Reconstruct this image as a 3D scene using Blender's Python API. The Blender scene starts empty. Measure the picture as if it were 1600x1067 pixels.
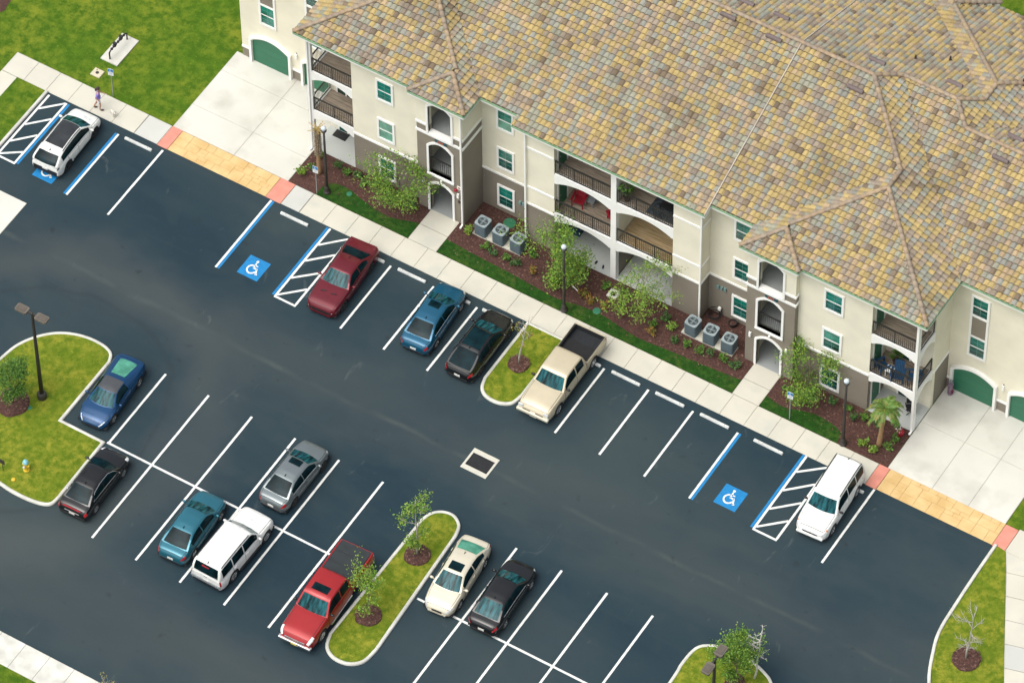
import bpy, bmesh, math, random
import numpy as np
from mathutils import Vector, Matrix
random.seed(7); rng = np.random.default_rng(7)
scn = bpy.context.scene
COL = scn.collection
R = math.radians

# ------------------------------------------------------------------ camera, sky, sun, exposure
cam_d = bpy.data.cameras.new('camera'); cam = bpy.data.objects.new('camera', cam_d); COL.objects.link(cam)
cam.location = (94.3309, -157.6100, 235.5398)
cam.rotation_euler = (0.667132874, 0.00892208387, 0.554602026)
cam_d.sensor_width = 36.0; cam_d.lens = 8776.039 / 1600.0 * 36.0
cam_d.clip_start = 1.0; cam_d.clip_end = 3000.0
scn.camera = cam

SUN_EL, SUN_AZ = 62.0, 208.0       # degrees; azimuth measured clockwise from +y
world = bpy.data.worlds.new('World'); scn.world = world; world.use_nodes = True
wn = world.node_tree.nodes; wl = world.node_tree.links; wn.clear()
w_out = wn.new('ShaderNodeOutputWorld'); w_bg = wn.new('ShaderNodeBackground')
w_sky = wn.new('ShaderNodeTexSky'); w_sky.sky_type = 'NISHITA'; w_sky.sun_disc = False
w_sky.sun_elevation = R(SUN_EL); w_sky.sun_rotation = R(SUN_AZ)
w_sky.air_density = 1.0; w_sky.dust_density = 6.0; w_sky.ozone_density = 1.0
w_hsv = wn.new('ShaderNodeHueSaturation'); w_hsv.inputs['Saturation'].default_value = 0.38
wl.new(w_sky.outputs[0], w_hsv.inputs['Color']); wl.new(w_hsv.outputs[0], w_bg.inputs['Color'])
w_bg.inputs['Strength'].default_value = 0.15
wl.new(w_bg.outputs[0], w_out.inputs['Surface'])

sun_d = bpy.data.lights.new('sun', 'SUN'); sun = bpy.data.objects.new('sun', sun_d); COL.objects.link(sun)
sun_d.energy = 0.8; sun_d.angle = R(70.0); sun_d.color = (1.0, 0.965, 0.90)
az, el = R(SUN_AZ), R(SUN_EL)
sdir = Vector((math.sin(az) * math.cos(el), math.cos(az) * math.cos(el), math.sin(el)))
sun.rotation_euler = sdir.to_track_quat('Z', 'Y').to_euler()
sun.location = (0, 0, 60)

scn.view_settings.view_transform = 'Standard'; scn.view_settings.look = 'None'
scn.view_settings.gamma = 1.0; scn.view_settings.use_curve_mapping = False
scn.view_settings.exposure = 0.58

# ------------------------------------------------------------------ materials
def s2l(r, g, b):
    f = lambda c: (c / 12.92) if c <= 0.04045 else ((c + 0.055) / 1.055) ** 2.4
    return (f(r / 255), f(g / 255), f(b / 255))
MATS = {}
def mat(name, col, rough=0.7, var=0.12, scale=3.0, bump=0.0, bscale=40.0, metal=0.0, spec=0.5, coat=0.0,
        col2=None, detail=4.0, stretch=None, attr=None, thr=(0.35, 0.65), trans=0.0, c3=None, c3scale=0.3, c3thr=(0.5, 0.7)):
    if name in MATS: return MATS[name]
    m = bpy.data.materials.new(name); m.use_nodes = True
    nt = m.node_tree; n = nt.nodes; l = nt.links
    bs = n['Principled BSDF']
    tc = n.new('ShaderNodeTexCoord')
    src = tc.outputs['Object']
    if stretch:
        mp = n.new('ShaderNodeMapping'); mp.inputs['Scale'].default_value = stretch
        l.new(src, mp.inputs[0]); vec = mp.outputs[0]
    else: vec = src
    nz = n.new('ShaderNodeTexNoise'); nz.inputs['Scale'].default_value = scale; nz.inputs['Detail'].default_value = detail
    l.new(vec, nz.inputs['Vector'])
    rp = n.new('ShaderNodeMapRange'); rp.inputs[1].default_value = thr[0]; rp.inputs[2].default_value = thr[1]
    l.new(nz.outputs[0], rp.inputs[0])
    mx = n.new('ShaderNodeMix'); mx.data_type = 'RGBA'
    l.new(rp.outputs[0], mx.inputs[0])
    if col2 is None:
        a = tuple(c * (1 - var) for c in col); b = tuple(min(1, c * (1 + var)) for c in col)
    else: a, b = col, col2
    mx.inputs[6].default_value = (*a, 1); mx.inputs[7].default_value = (*b, 1)
    out = mx.outputs[2]
    if c3:
        n3 = n.new('ShaderNodeTexNoise'); n3.inputs['Scale'].default_value = c3scale; n3.inputs['Detail'].default_value = 5
        l.new(src, n3.inputs['Vector'])
        r3 = n.new('ShaderNodeMapRange'); r3.inputs[1].default_value = c3thr[0]; r3.inputs[2].default_value = c3thr[1]
        l.new(n3.outputs[0], r3.inputs[0])
        m3 = n.new('ShaderNodeMix'); m3.data_type = 'RGBA'; l.new(r3.outputs[0], m3.inputs[0])
        l.new(out, m3.inputs[6]); m3.inputs[7].default_value = (*c3, 1); out = m3.outputs[2]
    if attr:
        at = n.new('ShaderNodeAttribute'); at.attribute_name = attr
        mu = n.new('ShaderNodeMix'); mu.data_type = 'RGBA'; mu.blend_type = 'MULTIPLY'; mu.inputs[0].default_value = 1.0
        l.new(out, mu.inputs[6]); l.new(at.outputs['Color'], mu.inputs[7]); out = mu.outputs[2]
    l.new(out, bs.inputs['Base Color'])
    bs.inputs['Roughness'].default_value = rough; bs.inputs['Metallic'].default_value = metal
    bs.inputs['Specular IOR Level'].default_value = spec
    if coat: bs.inputs['Coat Weight'].default_value = coat; bs.inputs['Coat Roughness'].default_value = 0.06
    if trans: bs.inputs['Transmission Weight'].default_value = trans
    if bump:
        nb = n.new('ShaderNodeTexNoise'); nb.inputs['Scale'].default_value = bscale; nb.inputs['Detail'].default_value = 3
        l.new(src, nb.inputs['Vector'])
        bp = n.new('ShaderNodeBump'); bp.inputs['Strength'].default_value = bump; bp.inputs['Distance'].default_value = 0.03
        l.new(nb.outputs[0], bp.inputs['Height']); l.new(bp.outputs[0], bs.inputs['Normal'])
    MATS[name] = m
    return m

M_CREAM = mat('stucco_cream', (0.70, 0.668, 0.535), 0.85, 0.05, 0.7, 0.25, 60)
M_WHITE = mat('trim_white', (0.78, 0.785, 0.75), 0.6, 0.03, 1.2)
M_BROWN = mat('stucco_taupe', (0.205, 0.182, 0.142), 0.85, 0.06, 0.6, 0.25, 60)
M_SOFFIT = mat('soffit_cream', (0.55, 0.54, 0.47), 0.8, 0.04)
M_GUTTER = mat('gutter_green', (0.20, 0.36, 0.20), 0.6, 0.12, 3)
M_GREEN = mat('door_green', (0.018, 0.135, 0.072), 0.45, 0.06, 1.0)
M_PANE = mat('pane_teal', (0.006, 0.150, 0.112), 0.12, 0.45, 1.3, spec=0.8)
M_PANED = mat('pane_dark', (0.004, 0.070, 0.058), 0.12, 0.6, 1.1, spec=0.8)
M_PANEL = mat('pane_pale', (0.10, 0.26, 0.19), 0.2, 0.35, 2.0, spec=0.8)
M_RAIL = mat('rail_bronze', (0.022, 0.022, 0.020), 0.45, 0.15, 5)
M_DECK = mat('deck_board', (0.18, 0.142, 0.105), 0.75, 0.35, 2.0, stretch=(0.6, 9, 1), col2=(0.33, 0.275, 0.21))
M_DECKY = mat('deck_board_new', (0.25, 0.175, 0.085), 0.75, 0.3, 2.0, stretch=(0.6, 9, 1), col2=(0.40, 0.30, 0.17))
M_CONC = mat('concrete_walk', (0.49, 0.475, 0.40), 0.85, 0.05, 0.45, 0.15, 60, c3=(0.42, 0.42, 0.37), c3scale=0.55, c3thr=(0.52, 0.75))
M_DRIVE = mat('concrete_drive', (0.52, 0.515, 0.46), 0.85, 0.06, 0.3, 0.15, 60, c3=(0.40, 0.39, 0.34), c3scale=0.5, c3thr=(0.52, 0.78))
M_PATIO = mat('concrete_patio', (0.40, 0.42, 0.40), 0.8, 0.05, 0.5)
M_KERB = mat('kerb_concrete', (0.52, 0.52, 0.465), 0.8, 0.14, 1.2, 0.2, 50)
M_PAVY = mat('paver_yellow', (0.50, 0.335, 0.135), 0.85, 0.14, 1.1, 0.3, 30, col2=(0.60, 0.43, 0.205))
M_CORAL = mat('warning_coral', (0.56, 0.22, 0.165), 0.8, 0.08, 2)
M_PAINT = mat('paint_white', (0.64, 0.65, 0.62), 0.7, 0.08, 5, thr=(0.3, 0.6), c3=(0.38, 0.40, 0.40), c3scale=2.6, c3thr=(0.54, 0.82))
M_BLUE = mat('paint_blue', (0.0, 0.165, 0.40), 0.6, 0.10, 4)
M_STOP = mat('wheel_stop_concrete', (0.50, 0.52, 0.50), 0.8, 0.12, 3)
M_BLACK = mat('black_plastic', (0.012, 0.013, 0.014), 0.5, 0.2, 4)
M_DKMETAL = mat('dark_bronze_metal', (0.030, 0.026, 0.022), 0.5, 0.15, 4)
M_LAMPHEAD = mat('lamp_head_bronze', (0.11, 0.095, 0.075), 0.6, 0.1, 4)
M_STEEL = mat('galvanised_steel', (0.30, 0.33, 0.33), 0.45, 0.1, 5, metal=0.6)
M_MULCH = mat('mulch', (0.040, 0.017, 0.013), 0.95, 0.4, 9, 0.9, 26, col2=(0.085, 0.037, 0.027), detail=8)
M_BARK = mat('bark', (0.14, 0.105, 0.075), 0.9, 0.3, 9, 0.4, 30)
M_TWIG = mat('twig_grey', (0.34, 0.32, 0.28), 0.9, 0.2, 9)
M_LEAF = mat('leaf', (1, 1, 1), 0.6, 0.0, 5, attr='leafcol')
M_AC = mat('ac_casing', (0.085, 0.12, 0.135), 0.55, 0.08, 4)
M_ACTOP = mat('ac_top', (0.24, 0.29, 0.30), 0.5, 0.1, 4)
M_RED = mat('red_plastic', (0.26, 0.008, 0.020), 0.5, 0.12, 4)
M_TERRA = mat('pot_dark', (0.06, 0.04, 0.03), 0.7, 0.2, 4)
M_BLUEC = mat('chair_blue', (0.005, 0.045, 0.11), 0.6, 0.2, 4)
M_GREYP = mat('grey_plastic', (0.20, 0.22, 0.23), 0.6, 0.1, 4)
M_RUG = mat('rug_dark', (0.035, 0.045, 0.055), 0.95, 0.6, 5)
M_INT = mat('breezeway_wall', (0.58, 0.56, 0.43), 0.9, 0.06, 1)
M_INTF = mat('breezeway_floor', (0.27, 0.29, 0.285), 0.8, 0.06, 1)

def grass_mat(name, g1, g2, y1, scale=1.1, thr=(0.40, 0.62)):
    m = bpy.data.materials.new(name); m.use_nodes = True
    nt = m.node_tree; n = nt.nodes; l = nt.links; bs = n['Principled BSDF']
    tc = n.new('ShaderNodeTexCoord')
    def noise(s, d=6, r=0.6):
        z = n.new('ShaderNodeTexNoise'); z.inputs['Scale'].default_value = s; z.inputs['Detail'].default_value = d
        z.inputs['Roughness'].default_value = r; l.new(tc.outputs['Object'], z.inputs['Vector']); return z.outputs[0]
    def mr(o, a, b):
        q = n.new('ShaderNodeMapRange'); q.inputs[1].default_value = a; q.inputs[2].default_value = b; l.new(o, q.inputs[0]); return q.outputs[0]
    def mix(f, a, b):
        q = n.new('ShaderNodeMix'); q.data_type = 'RGBA'; l.new(f, q.inputs[0])
        for i, c in ((6, a), (7, b)):
            if isinstance(c, tuple): q.inputs[i].default_value = (*c, 1)
            else: l.new(c, q.inputs[i])
        return q.outputs[2]
    c = mix(mr(noise(14, 3, 0.7), 0.35, 0.68), g1, g2)
    c = mix(mr(noise(0.28 * scale, 6, 0.62), *thr), c, y1)
    c = mix(mr(noise(1.25 * scale, 6, 0.7), 0.40, 0.60), tuple(k * 0.90 for k in g1), c)
    c = mix(mr(noise(3.4, 4, 0.7), 0.60, 0.78), c, tuple(k * 1.12 for k in y1))
    fine = mr(noise(30, 2, 0.8), 0.30, 0.42)
    c = mix(fine, tuple(k * 0.55 for k in g1), c)
    l.new(c, bs.inputs['Base Color']); bs.inputs['Roughness'].default_value = 0.9; bs.inputs['Specular IOR Level'].default_value = 0.15
    bp = n.new('ShaderNodeBump'); bp.inputs['Strength'].default_value = 0.8; bp.inputs['Distance'].default_value = 0.05
    l.new(noise(26, 4, 0.8), bp.inputs['Height']); l.new(bp.outputs[0], bs.inputs['Normal'])
    return m
M_LAWN = grass_mat('lawn', (0.050, 0.120, 0.006), (0.095, 0.168, 0.010), (0.185, 0.220, 0.020), 1.3, (0.36, 0.68))
M_GRASSI = grass_mat('island_grass', (0.096, 0.158, 0.009), (0.160, 0.205, 0.015), (0.250, 0.255, 0.027), 2.2, (0.36, 0.62))
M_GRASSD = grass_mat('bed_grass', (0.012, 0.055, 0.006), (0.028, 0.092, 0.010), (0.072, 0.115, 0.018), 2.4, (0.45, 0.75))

def asphalt_mat():
    m = bpy.data.materials.new('asphalt'); m.use_nodes = True
    nt = m.node_tree; n = nt.nodes; l = nt.links; bs = n['Principled BSDF']
    tc = n.new('ShaderNodeTexCoord')
    def mapped(sc, rot=0.0):
        q = n.new('ShaderNodeMapping'); q.inputs['Scale'].default_value = sc; q.inputs['Rotation'].default_value = (0, 0, rot)
        l.new(tc.outputs['Object'], q.inputs[0]); return q.outputs[0]
    def noise(v, s, d=5, r=0.55, dist=0.0):
        z = n.new('ShaderNodeTexNoise'); z.inputs['Scale'].default_value = s; z.inputs['Detail'].default_value = d
        z.inputs['Roughness'].default_value = r; z.inputs['Distortion'].default_value = dist; l.new(v, z.inputs['Vector']); return z.outputs[0]
    def mr(o, a, b, c=0.0, d=1.0):
        q = n.new('ShaderNodeMapRange'); q.inputs[1].default_value = a; q.inputs[2].default_value = b
        q.inputs[3].default_value = c; q.inputs[4].default_value = d; l.new(o, q.inputs[0]); return q.outputs[0]
    def mix(f, a, b, bt='MIX'):
        q = n.new('ShaderNodeMix'); q.data_type = 'RGBA'; q.blend_type = bt
        if isinstance(f, float): q.inputs[0].default_value = f
        else: l.new(f, q.inputs[0])
        for i, c in ((6, a), (7, b)):
            if isinstance(c, tuple): q.inputs[i].default_value = (*c, 1)
            else: l.new(c, q.inputs[i])
        return q.outputs[2]
    def mth(op, a, b):
        q = n.new('ShaderNodeMath'); q.operation = op
        for i, c in ((0, a), (1, b)):
            if isinstance(c, (int, float)): q.inputs[i].default_value = c
            else: l.new(c, q.inputs[i])
        return q.outputs[0]
    o = mapped((1, 1, 1))
    big = noise(mapped((0.5, 1.0, 1)), 0.11, 5, 0.55, 0.4)
    c = mix(mr(big, 0.36, 0.66), (0.0040, 0.0220, 0.0345), (0.0270, 0.0450, 0.0490))
    mid = noise(o, 0.55, 6, 0.6, 0.6)
    c = mix(mr(mid, 0.50, 0.85, 0, 0.35), c, (0.042, 0.054, 0.055))
    streak = noise(mapped((0.10, 1.6, 1)), 0.8, 4, 0.6, 0.8)
    c = mix(mr(streak, 0.58, 0.85, 0, 0.22), c, (0.048, 0.058, 0.058))
    # traffic lanes, worn grey along the aisles
    sep = n.new('ShaderNodeSeparateXYZ'); l.new(tc.outputs['Object'], sep.inputs[0])
    wob = mr(noise(o, 0.15, 3), 0.3, 0.7, -1.2, 1.2)
    yy = mth('ADD', sep.outputs['Y'], wob)
    def lane(y0, wd):
        return mr(mth('ABSOLUTE', mth('SUBTRACT', yy, y0), 0.0), wd, wd * 0.25)
    c = mix(mth('MULTIPLY', lane(-8.6, 3.4), 0.30), c, (0.050, 0.060, 0.058))
    c = mix(mth('MULTIPLY', lane(-27.0, 3.6), 0.42), c, (0.056, 0.066, 0.063))
    # arc worn by cars turning round the corner island
    ax = mth('ADD', sep.outputs['X'], 25.0); ay = mth('ADD', sep.outputs['Y'], 17.5)
    rr = mth('SQRT', mth('ADD', mth('MULTIPLY', ax, ax), mth('MULTIPLY', ay, ay)), 0.0)
    ring = mr(mth('ABSOLUTE', mth('SUBTRACT', mth('ADD', rr, wob), 9.6), 0.0), 2.4, 0.4)
    c = mix(mth('MULTIPLY', ring, 0.38), c, (0.062, 0.072, 0.070))
    ring2 = mr(mth('ABSOLUTE', mth('SUBTRACT', mth('ADD', rr, mth('MULTIPLY', wob, 0.3)), 7.4), 0.0), 0.22, 0.05)
    c = mix(mth('MULTIPLY', ring2, 0.22), c, (0.012, 0.016, 0.018))
    # drainage seam running past the catch basin
    sw = mr(noise(o, 0.25, 3), 0.3, 0.7, -0.16, 0.16)
    seam = mr(mth('ABSOLUTE', mth('SUBTRACT', mth('ADD', sep.outputs['Y'], sw), -8.9), 0.0), 0.22, 0.03)
    c = mix(mth('MULTIPLY', seam, mr(noise(o, 0.35, 4), 0.38, 0.66, 0, 0.38)), c, (0.080, 0.092, 0.084))
    # pale scuffs and dried spills
    sc = noise(mapped((1.0, 0.45, 1), 0.3), 0.9, 6, 0.62, 1.2)
    c = mix(mr(sc, 0.65, 0.80, 0, 0.42), c, (0.13, 0.145, 0.14))
    # dark oil spots
    oil = noise(o, 1.3, 3, 0.5)
    c = mix(mr(oil, 0.66, 0.78, 0, 0.6), c, (0.010, 0.014, 0.016))
    grain = noise(o, 55, 2, 0.7)
    c = mix(mr(grain, 0.35, 0.70, 0, 0.25), c, (0.07, 0.08, 0.085))
    l.new(c, bs.inputs['Base Color'])
    l.new(mr(mid, 0.3, 0.7, 0.62, 0.82), bs.inputs['Roughness'])
    bs.inputs['Specular IOR Level'].default_value = 0.18
    bp = n.new('ShaderNodeBump'); bp.inputs['Strength'].default_value = 0.35; bp.inputs['Distance'].default_value = 0.01
    l.new(grain, bp.inputs['Height']); l.new(bp.outputs[0], bs.inputs['Normal'])
    return m
M_ASPH = asphalt_mat()

# ------------------------------------------------------------------ mesh helpers
class MB:
    def __init__(s): s.v = []; s.f = []; s.c = []; s.cc = None
    def add(s, vs, fs):
        b = len(s.v); s.v += [tuple(v) for v in vs]; s.f += [tuple(i + b for i in f) for f in fs]
        if s.cc is not None: s.c += [s.cc] * len(fs)
        return s
    def box(s, x0, x1, y0, y1, z0, z1):
        vs = [(x, y, z) for z in (z0, z1) for y in (y0, y1) for x in (x0, x1)]
        return s.add(vs, [(0, 2, 3, 1), (4, 5, 7, 6), (0, 1, 5, 4), (2, 6, 7, 3), (0, 4, 6, 2), (1, 3, 7, 5)])
    def prism(s, pts, z0, z1, bottom=True):
        n = len(pts)
        a = sum(pts[i][0] * pts[(i + 1) % n][1] - pts[(i + 1) % n][0] * pts[i][1] for i in range(n))
        if a < 0: pts = pts[::-1]
        vs = [(x, y, z0) for x, y in pts] + [(x, y, z1) for x, y in pts]
        fs = [tuple(range(n, 2 * n))] + [(i, (i + 1) % n, n + (i + 1) % n, n + i) for i in range(n)]
        if bottom: fs.append(tuple(range(n - 1, -1, -1)))
        return s.add(vs, fs)
    def prism_xz(s, pts, y0, y1):                     # polygon in x-z pushed along y
        n = len(pts)
        vs = [(x, y0, z) for x, z in pts] + [(x, y1, z) for x, z in pts]
        return s.add(vs, [tuple(range(n)), tuple(range(2 * n - 1, n - 1, -1))] + [(i, n + i, n + (i + 1) % n, (i + 1) % n) for i in range(n)])
    def tube(s, path, rad, seg=8, cap=True):
        n = len(path); P = [Vector(p) for p in path]
        if not isinstance(rad, (list, tuple)): rad = [rad] * n
        vs = []; fs = []; up = None
        for i in range(n):
            d = (P[min(i + 1, n - 1)] - P[max(i - 1, 0)]).normalized()
            if up is None or abs(up.dot(d)) > 0.98: up = Vector((0, 0, 1)) if abs(d.z) < 0.9 else Vector((1, 0, 0))
            a = d.cross(up).normalized(); b = d.cross(a).normalized()
            for k in range(seg):
                t = 2 * math.pi * k / seg
                vs.append(P[i] + a * math.cos(t) * rad[i] + b * math.sin(t) * rad[i])
        for i in range(n - 1):
            for k in range(seg):
                k2 = (k + 1) % seg
                fs.append((i * seg + k, i * seg + k2, (i + 1) * seg + k2, (i + 1) * seg + k))
        if cap: fs += [tuple(range(seg - 1, -1, -1)), tuple(range((n - 1) * seg, n * seg))]
        return s.add(vs, fs)
    def lathe(s, prof, c=(0, 0, 0), seg=16, axis='z'):
        vs = []; fs = []; n = len(prof)
        for r, h in prof:
            for k in range(seg):
                t = 2 * math.pi * k / seg; a, b = r * math.cos(t), r * math.sin(t)
                vs.append((c[0] + a, c[1] + b, c[2] + h) if axis == 'z' else (c[0] + h, c[1] + a, c[2] + b))
        for i in range(n - 1):
            for k in range(seg):
                k2 = (k + 1) % seg
                fs.append((i * seg + k, i * seg + k2, (i + 1) * seg + k2, (i + 1) * seg + k))
        fs += [tuple(range(seg - 1, -1, -1)), tuple(range((n - 1) * seg, n * seg))]
        return s.add(vs, fs)
    def ball(s, c, r, seg=10, rings=7):
        if not isinstance(r, tuple): r = (r, r, r)
        vs = [(c[0], c[1], c[2] - r[2])]; fs = []
        for i in range(1, rings):
            t = math.pi * i / rings
            for k in range(seg):
                a = 2 * math.pi * k / seg
                vs.append((c[0] + r[0] * math.sin(t) * math.cos(a), c[1] + r[1] * math.sin(t) * math.sin(a), c[2] - r[2] * math.cos(t)))
        vs.append((c[0], c[1], c[2] + r[2])); L = len(vs) - 1
        for k in range(seg):
            fs.append((0, 1 + (k + 1) % seg, 1 + k)); fs.append((L, 1 + (rings - 2) * seg + k, 1 + (rings - 2) * seg + (k + 1) % seg))
        for i in range(rings - 2):
            for k in range(seg):
                k2 = (k + 1) % seg
                fs.append((1 + i * seg + k, 1 + i * seg + k2, 1 + (i + 1) * seg + k2, 1 + (i + 1) * seg + k))
        return s.add(vs, fs)
    def grid(s, rows, flip=False):
        n = len(rows); m = len(rows[0]); vs = [p for r in rows for p in r]; fs = []
        for i in range(n - 1):
            for j in range(m - 1):
                q = (i * m + j, i * m + j + 1, (i + 1) * m + j + 1, (i + 1) * m + j)
                fs.append(q[::-1] if flip else q)
        return s.add(vs, fs)
    def mesh(s, name, m, smooth=False, attr=None, off=None):
        me = bpy.data.meshes.new(name)
        v = s.v if off is None else [(x - off[0], y - off[1], z - off[2]) for x, y, z in s.v]
        me.from_pydata(v, [], s.f)
        if attr and s.c:
            a = me.attributes.new(attr, 'FLOAT_COLOR', 'FACE')
            a.data.foreach_set('color', np.array([(*c, 1.0) for c in s.c], dtype=np.float32).ravel())
        if m: me.materials.append(m)
        if smooth: me.polygons.foreach_set('use_smooth', [True] * len(me.polygons))
        me.update(); return me
    def build(s, name, m, parent=None, off=None, smooth=False, attr=None, loc=None, rz=0.0):
        return link(name, s.mesh(name, m, smooth, attr, off), parent, loc, rz)

def link(name, me, parent=None, loc=None, rz=0.0, rot=None):
    o = bpy.data.objects.new(name, me); COL.objects.link(o)
    if parent is not None: o.parent = parent
    if loc is not None: o.location = loc
    if rot is not None: o.rotation_euler = rot
    elif rz: o.rotation_euler = (0, 0, rz)
    return o
def tag(o, label=None, cat=None, group=None, kind=None):
    if label: o['label'] = label
    if cat: o['category'] = cat
    if group: o['group'] = group
    if kind: o['kind'] = kind
    return o
def empty(name, loc=(0, 0, 0), rz=0.0):
    o = link(name, None, None, loc, rz); o.empty_display_size = 0.3; return o
def smooth_by_angle(o, ang=40):
    me = o.data
    bm = bmesh.new(); bm.from_mesh(me)
    for f in bm.faces: f.smooth = True
    for e in bm.edges:
        if len(e.link_faces) == 2 and e.calc_face_angle(0) > R(ang): e.smooth = False
    bm.to_mesh(me); bm.free()
def bevel(o, w=0.01, seg=1):
    bm = bmesh.new(); bm.from_mesh(o.data)
    bmesh.ops.bevel(bm, geom=list(bm.edges), offset=w, segments=seg, affect='EDGES', profile=0.5)
    bm.to_mesh(o.data); bm.free()
ORD = ['first', 'second', 'third', 'fourth', 'fifth', 'sixth', 'seventh', 'eighth', 'ninth', 'tenth', 'eleventh', 'twelfth']
# ------------------------------------------------------------------ ground, lot, pavements
W = 2.743
def catmull(pts, n=6, closed=False):
    out = []; N = len(pts)
    rngi = range(N if closed else N - 1)
    for i in rngi:
        p0 = pts[(i - 1) % N] if (closed or i > 0) else pts[i]; p1 = pts[i]; p2 = pts[(i + 1) % N]
        p3 = pts[(i + 2) % N] if (closed or i + 2 < N) else p2
        for k in range(n):
            t = k / n
            out.append(tuple(0.5 * (2 * p1[j] + (p2[j] - p0[j]) * t + (2 * p0[j] - 5 * p1[j] + 4 * p2[j] - p3[j]) * t * t + (3 * p1[j] - p0[j] - 3 * p2[j] + p3[j]) * t ** 3) for j in (0, 1)))
    if not closed: out.append(pts[-1])
    return out
def offset(path, d, closed):
    n = len(path); out = []
    for i in range(n):
        a = path[(i - 1) % n] if (closed or i > 0) else path[i]; b = path[i]; c = path[(i + 1) % n] if (closed or i < n - 1) else path[i]
        def nrm(p, q):
            dx, dy = q[0] - p[0], q[1] - p[1]; L = math.hypot(dx, dy)
            return None if L < 1e-9 else (-dy / L, dx / L)
        n1, n2 = nrm(a, b), nrm(b, c); n1 = n1 or n2; n2 = n2 or n1
        mx, my = n1[0] + n2[0], n1[1] + n2[1]; k = 2.0 / max(mx * mx + my * my, 0.6)
        out.append((b[0] + mx * d * k, b[1] + my * d * k))
    return out
def kerb(path, parent, closed=True, w=0.17, h=0.13, side=1, name='kerb'):
    inn = offset(path, w * side, closed); o2 = offset(path, 0.03 * side, closed); i2 = offset(path, (w - 0.02) * side, closed)
    mb = MB(); rows = []
    for a, b, c, d in zip(path, o2, i2, inn):
        rows.append([(a[0], a[1], -0.03), (a[0], a[1], h - 0.03), (b[0], b[1], h), (c[0], c[1], h), (d[0], d[1], h - 0.02), (d[0], d[1], 0.0)])
    if closed: rows.append(rows[0])
    mb.grid(rows, flip=(side > 0))
    o = mb.build(name, M_KERB, parent); smooth_by_angle(o, 50); return o, inn
def sheet(name, pts, z, m, parent=None, thick=None):
    mb = MB()
    if thick: mb.prism(pts, z - thick, z, False)
    else:
        n = len(pts); a = sum(pts[i][0] * pts[(i + 1) % n][1] - pts[(i + 1) % n][0] * pts[i][1] for i in range(n))
        if a < 0: pts = pts[::-1]
        mb.add([(x, y, z) for x, y in pts], [tuple(range(len(pts)))])
    return mb.build(name, m, parent)

ground = sheet('ground', [(-900, -900), (900, -900), (900, 900), (-900, 900)], -0.02, M_LAWN); tag(ground, kind='structure')
KR = catmull([(23.27, 0.62), (23.28, -1.72), (23.33, -3.84), (23.43, -5.68), (23.81, -7.07), (24.55, -8.81), (26.2, -11.2), (29.5, -13.0), (40, -14.0)], 5)
lot_pts = [(-36.3, 0.56), (23.27, 0.56)] + KR[1:] + [(70, -14), (70, -30.75), (-70, -30.75), (-70, -6.65), (-36.3, -6.65)]
lot = sheet('parking_lot', lot_pts, 0.0, M_ASPH); tag(lot, kind='structure')

ZL = 0.004
def strip(x0, y0, x1, y1, w, m, name='painted_line', z=ZL):
    dx, dy = x1 - x0, y1 - y0; L = math.hypot(dx, dy); nx, ny = -dy / L * w / 2, dx / L * w / 2
    n = max(1, int(L / 0.45)); a = []; b = []
    for i in range(n + 1):                                      # slightly uneven hand-rolled paint edge
        t = i / n; e1 = 1 + random.uniform(-0.05, 0.05); e2 = 1 + random.uniform(-0.05, 0.05)
        a.append((x0 + dx * t + nx * e1, y0 + dy * t + ny * e1, z)); b.append((x0 + dx * t - nx * e2, y0 + dy * t - ny * e2, z))
    return MB().grid([a, b]).build(name, m, lot)
LW = 0.128
for x in (-5 * W + .25, -4 * W + .25, -3 * W + .25, 0, W, 2 * W): strip(x, 0.0, x, -5.04, LW, M_PAINT)
strip(3 * W, 0.0, 3 * W, -5.04, LW, M_PAINT); strip(3 * W + 0.15, 0.0, 3 * W + 0.15, -5.04, 0.14, M_BLUE, 'blue_line')
strip(16.2, 0.5, 16.2, -5.04, LW, M_PAINT)
strip(-28.54, 0.36, -28.54, -5.0, LW, M_PAINT)
strip(-31.27, 0.05, -31.27, -5.0, LW, M_PAINT); strip(-31.42, 0.05, -31.42, -5.0, 0.14, M_BLUE, 'blue_line')
strip(-21.50, 0.48, -21.50, -5.0, LW, M_PAINT); strip(-21.35, 0.48, -21.35, -5.0, 0.14, M_BLUE, 'blue_line')
def hatch(x0, x1, ytop, yb, blue_x, rungs):
    strip(x0, ytop, x0, yb, LW, M_PAINT); strip(x1, ytop, x1, yb, LW, M_PAINT, z=ZL + 0.002)
    if blue_x is not None: strip(blue_x, ytop, blue_x, yb, 0.14, M_BLUE, 'blue_line')
    strip(x0 - .05, yb - .05, x1 + .05, yb - .05, LW, M_PAINT, z=ZL + 0.001)
    for ya, yb2 in rungs: strip(x0 + .055, ya, x1 - .055, yb2, LW, M_PAINT, z=ZL + 0.003)
hatch(-17.66, -16.38, 0.46, -4.96, -17.82, [(-0.82, 0.36), (-2.12, -0.94), (-3.50, -2.40), (-4.86, -3.72)])
hatch(12.09, 13.45, 0.54, -4.96, 11.93, [(-0.64, 0.45), (-2.05, -0.84), (-3.45, -2.25), (-4.80, -3.62)])
hatch(-36.15, -34.98, 0.40, -4.6, -34.82, [(-0.72, 0.36), (-2.06, -0.97), (-3.45, -2.34), (-4.5, -3.75)])
CX0, CY0, CY1, CY2 = -19.706, -12.467, -17.859, -23.41
strip(CX0 - 0.1, CY1, -5.70, CY1, LW, M_PAINT, z=ZL + .002)
strip(CX0, CY0, CX0, CY1, LW, M_PAINT)
for k in range(1, 6): strip(CX0 + k * W, CY0, CX0 + k * W, CY2, LW, M_PAINT)
strip(-3.6, CY1, -3.2, CY1, LW, M_PAINT)
strip(-0.45, CY1, 13.0, CY1, LW, M_PAINT, z=ZL + .002)
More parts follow.
